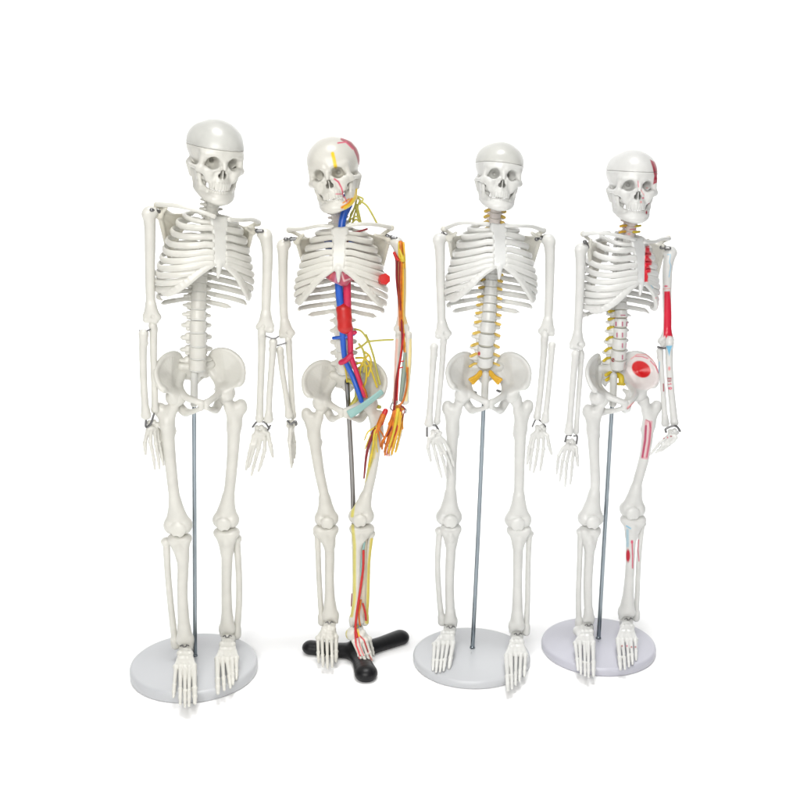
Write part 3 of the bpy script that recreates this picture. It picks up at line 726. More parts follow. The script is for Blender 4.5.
s2.forearm('R', 'ulna', [(288.5, 342), (290, 365), (291.5, 392), (293, 416)], 6, 4, 2.8)
s2.forearm('L', 'ulna', [(398.5, 335), (397, 362), (396, 385), (395, 402)], -2, -6, 2.5)
s2.forearm('L', 'radius', [(408.5, 334.5), (409, 362), (407, 385), (405, 402)], -6, -10, 2.6)
s2.hand('R', (291.6, 425), 0, [[(290.5, 432), (289.8, 444), (290.5, 456), (291.4, 467.5)], [(291, 432), (290.8, 444), (291.5, 456), (292, 466)],
    [(292, 432), (292.5, 444), (292.5, 454), (293, 463)], [(293, 432), (294.5, 442), (294.8, 450), (294.6, 458)]], [(290, 430), (289, 440), (290, 450)], 1.4, [-7, -3, 2, 6])
s2.wires([[(287.5, 421), (291, 424), (295.5, 421), (296, 425)]], -5, 1.0); s2.wires([[(392, 403), (390.5, 408), (393, 411)], [(402, 407), (406, 409.5), (405.5, 413)]], -12, .6)
s2.wires([[(275.5, 346), (281, 344.5), (286, 343)]], 0, .8)
s2.hand('L', (398.5, 409.5), -8, [[(393.5, 417), (391, 428), (388, 440), (384.5, 452)], [(396, 417), (394, 430), (391, 443), (387, 455)],
    [(399, 417), (397.5, 430), (394.5, 443), (391, 455.5)], [(402, 416), (401.5, 428), (399, 440), (395.5, 452)]], [(394, 414), (390, 424), (387.5, 436)], 1.5, [-4, -1, 1, 3])
s2.femur('R', (322.5, 405.5), (306.5, 412.5), [(314, 436), (319, 470), (324, 494)], (315, 338, 505, 526), (4, 2))
s2.femur('L', (370, 408), (379.5, 415), [(377, 432), (373, 465), (367.5, 492)], (349, 373.5, 500, 524), (-2, -6))
s2.tibia('R', (313.5, 338, 526), [(329.5, 548), (329.5, 582)], (321.5, 339, 620), (2, 2))
s2.fibula('R', [(317.5, 533), (318.5, 565), (320, 595), (322, 622)], (7, 6), 2.6)
s2.tibia('L', (350, 373.5, 525), [(357.5, 546), (357, 580)], (349, 365, 624), (-5, -6))
s2.fibula('L', [(371, 534), (368, 560), (367, 595), (365, 622)], (-1, -2), 2.5)
zt2 = .010
s2.footb('R', (329.5, 624.5), 0, None, [(318, 638), (322, 638), (327, 639), (331.5, 639), (336, 637)], [(318.5, 662), (323, 666.5), (327.5, 668), (332.3, 667), (336, 661)], 4, zt2)
s2.footb('L', (357, 629), -8, None, [(354, 641), (358, 641), (362, 641), (366, 640.5), (369.5, 639)], [(363, 664.5), (366.5, 665), (369.5, 663), (372, 660.5), (373.5, 655)], 0, zt2, heel=(352, 634, 6.0))

# vessels, nerves, heart, muscles: fixed parts of this model
def hv(pts, r, m, name, **k): return s2.tube(name, pts, r, m, **k)
hO, hM = s2.cageO, s2.cageM
x = Sdf(.9)
x.ell((0, -18, -39), (16, 10, 12), 3); x.cone((-8, -17, -40), (4, -20.5, -49), 9, 6, 4); x.ball((11, -16, -41), 8.5, 3); x.chain([(0, -11, -26), (-1, -10, -14), (6, -6, -9)], [5, 4.2, 3.5], 2)
VQ = xform(x.build(), hO, hM)
s2.paints['heart'] = [('ell', (.40, .06, .10), 343, 276, 12, 9, 0), ('line', (.44, .18, .28), 2, [(338, 268), (335, 282)]), ('line', (.24, .12, .30), 1.6, [(341, 266), (337, 274), (338, 284)]), ('line', (.54, .24, .24), 1.6, [(345, 274), (351, 270), (357, 275)]),
   ('line', (.62, .10, .10), 1.2, [(333, 271), (330, 278)]), ('line', (.66, .45, .45), 1.4, [(341, 272), (344, 281), (350, 279)]), ('line', (.20, .10, .28), 2, [(352, 266), (358, 272)])]
s2.put('heart', VQ, base=(.34, .045, .075))
hv([(338.5, 280, -8), (339.5, 295, -8), (341, 308, -8)], 4.0, 'blue', 'vein')
hv([(347, 280, -9), (347.2, 295, -9), (347.5, 310, -8)], 4.0, 'pink', 'artery')
x = Sdf(.0008); k = s2.S0*.94
pts = [s2.P(343.8, 309.5, -8), s2.P(344.5, 318, -9), s2.P(345, 327, -9)]
for p in pts: x.ell(p, k*A(7.4, 5.4, 6.2), 4*k)
x.cone(pts[0], pts[2], 6*k, 6*k, 3*k); s2.put('aorta_sleeve', x.build(), 'red')
v = hv([(342, 326, -9), (343, 340, -8), (344, 352, -8), (346, 362, -8), (352, 375, -9), (357, 388, -12), (361.5, 401, -14)], 3.1, 'blue', 'vein', taper=.8)
hv([(333.5, 338, -6), (339, 337.5, -8), (347, 337, -8), (354, 334, -7)], 1.7, 'blue', 'vein_branch', parent=v)
a = hv([(350, 327, -9), (350.5, 345, -9), (351, 356, -10), (355, 368, -11), (360, 382, -13), (364.5, 396, -14)], 3.1, 'pink', 'artery', taper=.7)
hv([(351, 355, -12), (346, 360, -12), (341, 362.5, -10)], 2.9, 'pink', 'artery_branch', parent=a); hv([(350, 334, -8), (355, 332.5, -7)], 2.2, 'pink', 'artery_branch', parent=a)
hv([(362, 386, -14), (365, 391, -14), (366.5, 397, -14)], 1.5, 'orange', 'artery_branch', parent=a)
v = hv([(347, 196, -6), (346, 206, -6), (344, 214, -6), (342, 224, -8), (341, 240, -10)], 3.9, 'blue', 'vein')
hv([(350, 205, -4), (345.5, 214, -3)], 2.8, 'blue', 'vein_branch', parent=v)
for p in ([(326, 241.5, -10), (338, 241, -14)], [(350, 241.3, -14), (360, 239.5, -12)], [(327, 248, -10), (337, 247.8, -14)], [(348, 253, -14), (356, 255, -12)]): hv(p, 1.9, 'blue', 'vein_branch', parent=v)
a = hv([(349, 233, -12), (358, 231.5, -12), (367, 229, -10)], 1.0, 'dred', 'artery'); hv([(344, 241, -14), (350, 241, -14)], 1.2, 'dred', 'artery_branch', parent=a)
hv([(339, 204, 0), (339.5, 214, 3), (340, 222, 5)], 1.9, 'yellow', 'nerve')
hv([(353, 279, -8), (362, 279.5, -6), (372, 280, -2), (380, 280, 2)], 2.6, 'dred', 'coronary_rod')
x = Sdf(.0007); p0, p1 = s2.P(380, 280.5, -8), s2.P(385, 279, -28); d = p1-p0; d /= np.linalg.norm(d); an = np.arange(7)*2*math.pi/7; e1 = np.cross(d, A(0, 0, 1)); e1 /= np.linalg.norm(e1); e2 = np.cross(d, e1)
rg = [p+k*r_*(np.cos(an)[:, None]*e1+np.sin(an)[:, None]*e2) for p, r_ in ((p0, 4.6), (p1-d*.8*k, 5.6), (p1, 5.0), (p1+d*.2*k, .05))]; i7 = np.arange(7); j7 = (i7+1) % 7
st = s2.put('rib_stub', (np.vstack(rg), np.vstack([np.stack([r_*7+i7, r_*7+j7, r_*7+7+j7, r_*7+7+i7], 1) for r_ in range(3)])), 'red'); st.data.shade_flat()
# neck nerve plexus
n = hv([(355, 195, 0), (361, 201, 0), (367, 206, -2), (372, 214, -4), (377, 223.5, -6)], 1.0, 'olive', 'nerve')
for p in ([(357, 198, 0), (355, 206, 0), (352, 214, 0), (349, 220, 0)], [(356, 205, 0), (358, 213, 0), (360, 222, 0)], [(355, 208, 0), (351, 214, 2), (350, 222, 2)], [(360, 200, 0), (358, 206, 0), (357, 212, 0)],
          [(356, 210, 1), (354, 216, 1), (353, 222, 1)], [(357, 196, 0), (363, 199, 0), (360, 204, 0)], [(352, 219, -2), (356, 216.5, -4), (360, 219.5, -4)], [(352, 223, -2), (356, 219.5, -4), (361, 223, -4)]):
    hv(p, .95 if p[0][1] != 205 else 1.8, 'olive', 'nerve_branch', parent=n)
# lumbar plexus
n = hv([(355, 329, 0), (361, 331, -2), (366, 337, -4), (369, 341, -4), (380, 340.3, -6), (393, 339.6, -8)], 1.0, 'olive', 'nerve')
for p in ([(366, 335, -3), (370, 345, -4), (374, 358, -6), (377, 372, -8), (380, 384, -10)], [(368, 341, -4), (362, 346, -3), (356, 349, -1)], [(359, 344, -3), (363, 350, -4), (365, 360, -5), (364, 372, -7)],
          [(356, 358, -2), (363, 358, -5), (368, 362, -6), (372, 372, -8), (377, 387, -10)], [(354, 364, -2), (361, 363, -5), (366, 366, -6), (366, 380, -8), (362, 390, -8)], [(368, 355, -4), (363, 362, -5), (360, 372, -6), (361, 384, -8)],
          [(365, 352, -4), (370, 357, -5), (371, 366, -7), (368, 376, -8)], [(356, 370, -3), (362, 366, -5), (368, 366, -6)]):
    hv(p, 1.1, 'yellow' if p[0][1] > 348 else 'olive', 'nerve_branch', parent=n)
hv([(344.5, 366, -2), (346, 373, -2), (347, 382, -2)], .7, 'yellow', 'nerve')
hv([(348, 380, 2), (355, 385, 2), (357, 396, 2), (352, 406, 0)], 1.8, 'olive', 'nerve', taper=1.6); hv([(375, 406, 0), (379.5, 407, -2)], 2.0, 'olive', 'nerve')
# groin band: a flat strip from the pubis to the iliac crest
W = [s2.P(349, 414.5, -24), s2.P(358, 409.5, -24), s2.P(370, 401, -22), s2.P(382, 391.5, -20)]; P = catmull(W, 24); k = s2.S0*.92
up = np.tile(A(.55, 0, .83), (24, 1)); s2.put('groin_ligament', sweep(P, np.linspace(4.4, 3.2, 24)*k, .8*k, 12, up), 'teal')
x = Sdf(.0007)
# left arm muscles and vessels
hv([(400.5, 243, -8), (401, 262, -9), (400.5, 290, -9), (401, 320, -9), (401, 330, -8)], 2.5, 'orange', 'arm_muscle', taper=.7)
hv([(403.5, 243, -8), (404.5, 255, -9), (404.8, 268, -8)], 1.2, 'amber', 'nerve', taper=.5); hv([(403.3, 264, -10), (403.2, 290, -10), (403, 318, -9), (405, 345, -9), (406.5, 372, -11)], .9, 'amber', 'nerve', taper=.6); hv([(402, 322, -9), (402.8, 336, -9), (404.5, 352, -9), (405.5, 368, -9)], 1.7, 'orange', 'arm_muscle', taper=.6); hv([(400, 262, -11), (399.6, 285, -11), (400.6, 310, -11)], .7, 'dred', 'artery')
n = hv([(399, 243, -9), (399.3, 256, -10), (402.5, 259, -11), (405, 260, -11)], 1.0, 'yellow', 'nerve')
b = Sdf(.0007); p = s2.P(402.8, 259, -11); b.ell(p, k*A(2.6, 2.2, 3.2)); b.cone(p, s2.P(399.8, 250, -10), 1.6*k, 1.1*k, 1*k); s2.put('nerve_knot', b.build(), 'yellow', parent=n)
a = hv([(394.3, 253.5, -6), (396.5, 261, -8), (396.8, 280, -8), (399.5, 305, -9), (402, 330, -10), (401.5, 352, -10), (396.5, 380, -12), (394.5, 405, -14), (391, 424, -15)], 1.25, 'dred', 'artery')
hv([(394.3, 253, -6), (396.5, 258, -8), (398.5, 260, -9)], 1.6, 'red', 'artery_branch', parent=a)
hv([(404, 334, -10), (401, 352, -11), (398.5, 375, -12), (397, 400, -13)], .8, 'red', 'artery_branch', parent=a)
for v_ in (362, 368): hv([(399.5, v_, -11), (403.5, v_-1, -11)], .7, 'red', 'artery_branch', parent=a)
x.chain([s2.P(404.8, 353, -9), s2.P(403.5, 375, -10), s2.P(400.5, 400, -11)], [1.6*k, 2.7*k, 1.7*k], k)
s2.put('forearm_muscle', x.build(), 'teal', base=None).data.materials[0] = mat('sage_muscle', (.24, .30, .24), .45)
hv([(407.5, 368, -12), (407, 385, -12), (403.5, 400, -13), (399.5, 406, -14), (397, 414, -15)], 1.1, 'orange', 'nerve')
hv([(400, 405, -14), (404.5, 409, -13), (402.5, 418, -12), (398.5, 428, -12)], .6, 'dred', 'artery_branch', parent=a); hv([(399, 406, -14), (401.5, 414, -13), (399, 425, -12)], .6, 'red', 'artery_branch', parent=a)
for i, (ua, va, ub, vb, m, r) in enumerate([(394, 412, 382, 449, 'orange', 1.7), (396, 411, 385, 455, 'orange', 1.9), (397.5, 412, 388.5, 453, 'yellow', 1.7), (400, 413, 392, 454, 'amber', 1.8), (398, 410, 391, 440, 'yellow', 2.2), (395, 420, 384.5, 444, 'dred', 1.0),
                                           (401, 416, 394.5, 447, 'amber', 1.2), (396.5, 425, 387, 456, 'red', .8), (399, 420, 390.5, 450, 'red', .7), (393, 425, 381.5, 447, 'orange', 1.2), (397, 422, 389, 456, 'orange', 1.2)]):
    um, vm = (ua+ub)/2+1.4, (va+vb)/2; hv([(ua, va, -15), (um, vm-3, -16-(i % 3)), (ub+.8, vb-6, -16), (ub, vb, -15)], r, m, 'hand_muscle', taper=.55)
# thigh vessels
x = Sdf(.0007); x.chain([s2.P(385.5, 411, -14), s2.P(380.5, 423, -16)], [2.7*k, 3.0*k]); rv = s2.put('femoral_artery', x.build(), 'red')
hv([(383, 416, -15.5), (379, 425, -17), (375.5, 432, -17)], 3.1, 'orange', 'thigh_muscle', taper=.8)
hv([(376, 428, -17), (370.5, 440, -15), (366.5, 455, -10), (364, 478, -6)], 2.5, 'dred', 'artery', taper=.35)
n = hv([(378, 425, -18), (374.5, 433, -18), (373, 447, -16), (369, 466, -12)], 1.3, 'yellow', 'nerve')
for p in ([(376, 427, -18), (368, 432, -16), (364.5, 440, -12)], [(377, 428, -18), (379, 436, -18), (380.5, 447, -16)], [(376, 429, -18), (370, 437, -16), (365, 449, -12)], [(378, 428, -18), (382.5, 434, -16), (384.5, 440, -14)], [(377, 430, -18), (376, 440, -18), (377.5, 452, -15)]):
    hv(p, 1.0, 'yellow' if p[1][0] < 378 else 'orange', 'nerve_branch', parent=n, taper=.6)
# lower leg: calf sheet and vessels
x = Sdf(.0011)
x.chain([s2.P(363.5, 536, -2), s2.P(362.5, 560, -3), s2.P(362, 590, -4), s2.P(361, 618, -6)], [4.2*k, 5.0*k, 4.6*k, 3.6*k], 3*k); s2.put('calf_muscle', x.build(), base=(.58, .52, .40))
a = hv([(363.5, 551, -10), (363, 570, -10), (360, 592, -11), (357, 612, -12), (355.5, 628, -14), (357, 637, -17)], 1.3, 'red', 'artery')
hv([(364.5, 542, -9), (362, 560, -9), (361, 575, -9)], 1.0, 'teal', 'vein'); hv([(362, 580, -10), (358.5, 600, -11), (355, 626, -13)], .9, 'red', 'artery_branch', parent=a)
hv([(363, 604, -10), (365.5, 614, -9), (366, 620, -8)], 1.1, 'red', 'artery_branch', parent=a); hv([(361, 600, -11), (359, 615, -12), (360, 626, -12)], .9, 'orange', 'nerve')
hv([(352, 594, -6), (351.5, 606, -5)], .8, 'dred', 'artery_branch', parent=a)

# black three-legged stand
t = thing('tripod_stand', (0, 0, 0), 'black three-footed stand under the skeleton with coloured vessels and nerves', 'stand', 'display stands under the skeletons')
hub = on_z(355, 651, .010); t.location = (hub[0], hub[1], 0); k = psize(hub)
x = Sdf(.0014); ZS = 1.3                      # shaped in a space stretched upwards, then flattened
for ue, ve, re, um, vm in ((311, 648, 9.0, 332, 650), (400, 638, 9.6, 378, 645), (366, 673.5, 11.2, 361, 661)):
    e = on_z(ue, ve, .009); m_ = on_z(um, vm, .009)
    x.chain([A(hub[0], hub[1], .013), A(m_[0], m_[1], .012), A(e[0], e[1], .013)], [10.5*k, 8.6*k, re*k], 4*k)
x.cone(A(hub[0], hub[1], .02), A(hub[0], hub[1], .045), 7*k, 3.8*k, 5*k)
VQ = x.build(lambda X, Y, Z: .0008-Z); VQ[0][:, 2] /= ZS
obj('tripod_base', mesh_np('tripod_base', VQ[0]-A(hub[0], hub[1], 0), VQ[1], M['black']), t)
P = catmull([s2.P(347, 381, 4), s2.P(349.5, 425, 3), s2.P(353, 500, 2), s2.P(356.5, 651, 0)], 40); VQ = sweep(P, 2.35*k, 2.35*k, 20)
obj('pole', mesh_np('pole', VQ[0]-A(hub[0], hub[1], 0), VQ[1], M['chrome']), t)

# ================================================================== 3: white model with yellow spinal nerves
P3 = {'vertebra_low': [('ell', RED, 479, 353.6, 1.3, 2, 0)]}
s3 = Skel(dict(q=1.0, bone=(.63, .63, .605), plate_h=.0135, pole_foot=(472.4, 648), paint=P3, neckcol=(.68, .62, .59),
    label='white skeleton model with yellow nerve stubs along its whole spine, no muscle paint'))
s3.skull(499.5, 176, -4, 5, -5, 7, .965, low=True)
s3.spine([(494.5, 223, 8), (494, 245, 16), (491.5, 280, 17), (488.5, 320, 6), (486, 345, 4), (485, 366, 8)], [(497, 200, 2), (494.5, 223, 8)], 8.4, 4, 'disc', ('straw', 1, (-1, 1), 1.75), 4)
s3.cage(494, 225, 0, 9, -2, 2, 1.0, 1)
s3.pelvis(487.2, 384.5, 4, 3, 2, 1, 1.0)
s3.clavicle([(488, 224, -22), (474, 223, -22), (458, 223.5, -14), (444, 229, 0)])
s3.clavicle([(506, 225.5, -22), (520, 226, -20), (532, 226.5, -8), (544, 230.5, 4)])
s3.scapula('R', (449, 238, -4), (443.5, 229, -2), (471, 234, 22), (455, 273, 22), (456, 233, -12))
s3.scapula('L', (540, 238.5, 6), (543.5, 230.5, 6), (517, 235, 28), (530, 272, 28), (532, 233, -2))
s3.humerus('R', [(439, 239), (440, 254), (440.5, 285), (441.5, 318), (443, 333.5)], -4, -4)
s3.humerus('L', [(549, 240), (550, 255), (549.5, 285), (548.5, 314), (546.8, 331)], 4, 4)
s3.screw((443, 234, -4), (450.5, 237.5, -4)); s3.screw((537, 239, 2), (545, 237, 4))
s3.forearm('R', 'radius', [(434, 347), (432.5, 370), (430.5, 400), (428.8, 424)], -8, -8, 3.0)
s3.forearm('R', 'ulna', [(443.5, 341), (442, 365), (439, 400), (437, 422)], -2, -4, 2.7)
s3.forearm('L', 'ulna', [(544.5, 339), (543, 362), (540, 395), (537.2, 417)], 4, 0, 3.0)
s3.forearm('L', 'radius', [(552, 345), (551, 362), (548, 395), (545, 421)], 0, -2, 2.6)
s3.hand('R', (436, 434.5), -8, [[(432.5, 442.4), (435.6, 453.8), (438, 464), (441.7, 477.4)], [(437, 443), (441, 453.8), (445, 466), (446.6, 478)],
    [(440.4, 442.4), (445, 453), (450, 463.4), (452, 474)], [(444, 440.6), (448.7, 450), (452, 459.6), (453.7, 466)]], [(429.4, 438), (428, 448), (430.8, 461)], 1.45)
s3.hand('L', (540.4, 430), 0, [[(543.4, 438), (543.4, 449.4), (542, 459), (540.2, 470.5)], [(538.6, 438), (537.8, 449.4), (536, 460.8), (533.6, 472.5)],
    [(534.7, 437), (532.5, 447.6), (530.8, 459), (529.8, 470.4)], [(532, 435.4), (529.4, 446.8), (528, 456.4), (527.2, 464)]], [(547.4, 435.4), (549, 445), (551.5, 454.2)], 1.4)
s3.wires([[(427, 428), (427, 436)], [(432.5, 425), (436, 426), (438.5, 430)]], -9, 1.1); s3.wires([[(532.3, 426.5), (536, 419.4), (540.5, 421), (545.8, 426.5)]], -1, .8)
s3.femur('R', (461, 399), (447.5, 405.5), [(452.5, 428), (451.5, 462), (451, 488)], (436.5, 461.5, 504, 525), (4, 4))
s3.femur('L', (515.5, 399), (528, 404.5), [(520.5, 428), (519.5, 462), (519, 490)], (505.5, 531, 506, 528), (2, -2))
s3.tibia('R', (441, 460.5, 525), [(451, 547), (449.5, 582)], (443.5, 457.5, 625), (4, 6))
s3.fibula('R', [(439.5, 531), (437.5, 562), (439, 594), (442, 622)], (5, 10), 2.6)
s3.tibia('L', (507.5, 531, 526.5), [(518, 548), (517.5, 582)], (508.5, 525.5, 630), (-3, -4))
s3.fibula('L', [(529.2, 534), (528, 566), (527.5, 600), (526, 632)], (1, 0), 2.5)
zt3 = .0135
s3.footb('R', (450, 629), 5, None, [(434.5, 644.5), (439, 643), (443.5, 643), (448, 643), (453, 643)], [(433, 670), (436.2, 671.8), (440, 672), (443.6, 670.5), (449, 668)], 4, zt3)
s3.footb('L', (517, 636), -5, None, [(506.5, 656), (511, 655), (516, 655), (521, 655), (525.5, 655)], [(508, 690), (512, 688.5), (515.5, 684.5), (519.5, 681), (524.3, 676)], 0, zt3)
for m in (-1, 1):
    for dz in (0, 1, 2):
        s3.tube('sacral_nerve', [(485.5+m*5, 372+dz, 4), (485.5+m*9.5, 376.5+dz*1.5, 0), (485.5+m*(15.5-dz*1.5), 379.5+dz*1.8, -3)], 2.1, 'amber', taper=.8)
for u0, v0 in ((474.5, 392.3), (498.5, 391)): s3.tube('hip_screw', [(u0-1.2, v0-.5, 6), (u0+1.2, v0+.5, 2)], 1.4, 'wire')
stand(s3, [(484.6, 384, 4), (478.8, 520, 2), (472.4, 650, 0)], [(485.6, 374, 4), (484.4, 402, 4)], (471.5, 653, 58.5, .0135),
      'round pale grey stand under the white skeleton without paint, third from the left', 'plate', 'rod')

# ================================================================== 4: white model with painted muscle marks
P4 = {
 'skull': [('poly', (.34, .015, .04), [(650, 159.5), (655, 162), (660, 174), (658.5, 182), (653, 184.5), (654.3, 176), (652.5, 167)]), ('line', CRIM, .7, [(638, 181), (638.5, 187)]), ('line', PINK, .8, [(641, 190), (644, 195)]),
           ('ell', CRIM, 643, 198, 1, .8, 0), ('ell', PINK, 641, 202, 1, 1, 0), ('ell', PINK, 647, 188, 1, .6, 0)],
 'jaw': [('ell', DRED, 646.5, 212.5, .9, 1.8, 0), ('ell', CRIM, 648.6, 203, .7, 1.2, 0)],
 'humerus_L': [('poly', (.60, .012, .04), [(664.2, 291.5), (670, 291), (672, 316), (671.8, 332), (673, 337), (671, 336), (669.5, 339), (668, 335.5), (666, 339), (665, 335.5), (663.5, 337.5), (664, 315)]), ('ell', CRIM, 666, 286.2, 1.8, .9, 0), ('line', PINK, .8, [(663, 289), (670, 288.5)]),
               ('line', LBLUE, .6, [(667.5, 254.5), (670.5, 254.5), (669.5, 262), (671, 266), (669, 277)])],
 'ulna_L': [('poly', LBLUE, [(666, 346), (672.5, 345.5), (670.3, 351), (669.3, 356), (668, 351)]), ('ell', PINK, 669.3, 368.5, 1.2, 2, 0), ('line', DRED, .75, [(667.9, 378.2), (671, 378.2)]), ('line', DRED, .7, [(667.9, 378.2), (668, 381), (668.8, 381.8), (669.5, 381), (669.5, 378.4)]), ('line', DRED, .7, [(669.5, 381), (670.3, 381.6), (671, 381), (671, 378.2)]),
               ('line', CRIM, .8, [(668.3, 384.4), (671.2, 384.2), (670.6, 383.3)]), ('ell', CRIM, 670.3, 388.3, 1.7, 1.4, 0), ('ell', (.70, .50, .48), 670.3, 388.3, .7, .5, 0), ('line', CRIM, .7, [(669, 389), (668.6, 387.6)])],
 'radius_L': [('line', LBLUE, .7, [(659.5, 362), (659, 372)]), ('line', DRED, 1.1, [(663.4, 384), (663.6, 391)])],
 'hip_L': [('ell', (.69, .635, .62), 643, 373, 18.4, 16.6, 20), ('ell', (.60, .004, .006), 641.2, 369.2, 10.0, 7.8, 32), ('line', CRIM, .9, [(635.5, 356.3), (642, 356.5), (648, 358.5)]), ('line', CRIM, .9, [(650.5, 361), (655.5, 366.5), (658.5, 373)]),
           ('line', PINK, 1.0, [(631, 359), (637, 354.5), (646, 354.5), (654, 361), (659, 372)]), ('line', PINK, 1.4, [(627, 408), (634, 402.5)]), ('line', DRED, .8, [(627.5, 409), (632.5, 405)])],
 'femur_L': [('poly', (.64, .36, .38), [(645, 420), (652.5, 421), (651, 440), (647.8, 459.5), (640.8, 458.5), (643.5, 440)]), ('line', (.62, .56, .54), 1.3, [(648, 424), (647.2, 440), (644.4, 456)]),
             ('line', (.44, .05, .12), 2.0, [(646, 426), (645.3, 440), (642.5, 457)]), ('line', (.50, .07, .14), 1.5, [(650, 423), (650.5, 430), (649, 444), (646.8, 457)]), ('line', (.40, .05, .1), .8, [(646, 419.8), (649.5, 421.5), (650.8, 428)])],
 'tibia_L': [('ell', (.50, .008, .03), 628, 555.7, 2.1, 6.4, 0), ('line', CRIM, 1.3, [(632, 541), (632.7, 555), (632.6, 568)]), ('ell', CRIM, 632, 542, 1.2, 1.8, 0), ('line', LBLUE, 1.2, [(626.5, 526), (630.5, 528.5)]), ('line', (.40, .55, .62), 2.6, [(627.5, 530), (627.5, 546)])],
 'fibula_L': [('line', CRIM, .9, [(638.6, 540), (638, 550), (639, 561)]), ('ell', CRIM, 641.5, 523.5, 1.2, 1.4, 0)],
 'foot_L': [('ell', DRED, 622, 646, .7, .8, 0), ('ell', CRIM, 627, 646, .7, .8, 0), ('ell', DRED, 631.5, 647, .8, .8, 0), ('ell', DRED, 635.5, 647, .8, .8, 0)],
 'hand_L': [('ell', DRED, 663.7, 438.2, .9, .7, 0), ('ell', DRED, 671, 436.3, 1, .7, 0), ('ell', CRIM, 667.5, 437.5, .7, .7, 0)],
 'vertebra_low': [op for vv, us in ((324, (616, 622.5, 627)), (335, (617, 622.5, 627.5)), (345.5, (622.5, 626.5)), (357.3, (622.5,))) for uu in us for op in [('line', (.42, .03, .12), 1.2, [(uu, vv-1.8), (uu, vv+1.8)])]]+[('line', (.42, .03, .12), .9, [(621, 315.3), (625, 315.3)]), ('line', PINK, 1.0, [(613.5, 318), (628, 318)]), ('ell', DRED, 613, 360, 1.6, 2, 0)],
 'sternum': [('poly', (.66, .012, .03), [(645.6, 246), (649.3, 245.5), (649.6, 251), (651.5, 252.5), (651, 256), (648.5, 256.5), (652, 261), (651.8, 264.5), (649, 266), (651, 269), (650.6, 272.5), (647.5, 273.5), (648.3, 277.5), (647.5, 282), (644.3, 282), (644.6, 262)])],
}
P4['vertebra'] = [('line', CRIM, .9, [(623.5, 225), (625.5, 227.5)]), ('line', CRIM, .8, [(634, 226.5), (638, 226)]), ('line', CRIM, .9, [(623.5, 232.5), (626, 232)]), ('line', CRIM, .8, [(630, 229.5), (636, 229)]), ('ell', PINK, 629, 234, 1.5, .8, 0)]
P4['rib'] = P4['sternum']; P4['costal_cartilage'] = [('line', LBLUE, .6, [(653, 275), (658, 278)]), ('line', LBLUE, .6, [(650, 284), (653, 288)]), ('ell', PINK, 656, 298, .7, .7, 0)]
s4 = Skel(dict(q=.97, bone=(.635, .635, .615), plate_h=.0145, pole_foot=(598.4, 638.5), paint=P4, neckcol=(.68, .60, .57),
    label='white skeleton model with red and blue muscle marks painted on arm, hip and shin, rightmost'))
s4.skull(632.9, 185.5, -4, 4, 0, 2, .995)
s4.spine([(629.5, 236, 6), (624, 258, 16), (621, 290, 14), (621, 320, 4), (619.5, 345, 3), (617, 369, 6)], [(634, 214, 0), (629.5, 236, 6)], 8.2, 20, 'disc', ('yellow', 12, (-1,), 1.75), 4)
s4.cage(625.5, 234, 0, 31, 0, 3.5, .97, 8)
s4.pelvis(617, 385, 0, 24, 3, 2, 1.0)
s4.clavicle([(634, 239.5, -20), (618, 235.5, -30), (600, 233, -32), (584, 234, -26)])
s4.clavicle([(645, 242, -14), (655, 241.5, 0), (662, 239, 14), (669, 238.5, 26)])
s4.scapula('R', (588.5, 246, -22), (583, 234, -24), (606, 241, 10), (593, 286, 2), (591, 240, -30))
s4.scapula('L', (663.5, 248.5, 24), (668, 238, 26), (648, 240, 32), (656, 280, 38), (663, 245, 12))
s4.humerus('R', [(580.5, 249), (580.5, 266), (579.5, 295), (578, 328), (577, 344.5)], -26, -24)
s4.humerus('L', [(670.5, 252), (667.5, 270), (667, 300), (667.2, 328), (666.3, 341)], 24, 16)
s4.screw((585, 242, -28), (588.5, 247, -24)); s4.screw((662, 247.5, 16), (669.5, 248.5, 14))
s4.forearm('R', 'radius', [(575.5, 354), (573.5, 375), (571, 405), (568.7, 432)], -26, -26, 3.1)
s4.forearm('R', 'ulna', [(581, 358), (580, 378), (578, 405), (576, 432)], -20, -20, 2.4)
s4.forearm('L', 'ulna', [(669, 346), (669.3, 366), (671.5, 395), (674.5, 423)], 12, 4, 3.3)
s4.forearm('L', 'radius', [(660, 351), (661.3, 370), (663.3, 395), (665.3, 424)], 12, 6, 2.6)
s4.hand('R', (570.6, 444), -22, [[(574, 450), (572.3, 460.8), (571.9, 470.4), (570.3, 484)], [(569.7, 450), (567, 461.6), (566, 473), (565.2, 486.5)],
    [(565.3, 449.4), (562.7, 460), (561.4, 470.4), (559.8, 481)], [(562.7, 448.5), (558.8, 455.5), (557.4, 465), (556.8, 474)]], [(576.3, 447.6), (577, 456), (577.8, 466)], 1.4)
s4.hand('L', (673, 434), 0, [[(666.3, 437.6), (660, 442.9), (655.8, 448), (650.5, 454.5)], [(668.9, 439.4), (662.8, 445.5), (659.5, 449.5), (655.5, 453)],
    [(670.6, 440), (666, 445.5), (662, 449), (657.5, 452)], [(673, 439.4), (669, 444.6), (664.5, 448), (661, 451)]], [(676, 437.6), (673.5, 441), (670, 444)], 1.35)
s4.wires([[(571, 435.5), (567, 435.4), (565, 441.5)], [(574, 436), (577, 436), (576.7, 443.5)]], -26, 1.0); s4.wires([[(666, 432), (665.8, 429), (672.4, 426), (676.8, 426.7), (680, 431)]], -2, 1.15); s4.wires([[(658, 347), (661, 348), (665, 348)]], 8, 1.2)
s4.femur('R', (603, 399.5), (588, 409), [(593, 430), (594.5, 462), (595, 488)], (578.5, 603, 505, 526), (-12, -12))
s4.femur('L', (643, 400), (656.5, 405), [(649, 424), (644.5, 456), (637, 484)], (620.5, 645, 499, 517), (8, 6))
s4.tibia('R', (579.5, 600, 527), [(589.5, 550), (587.8, 585)], (582.5, 594.5, 623), (-11, -9))
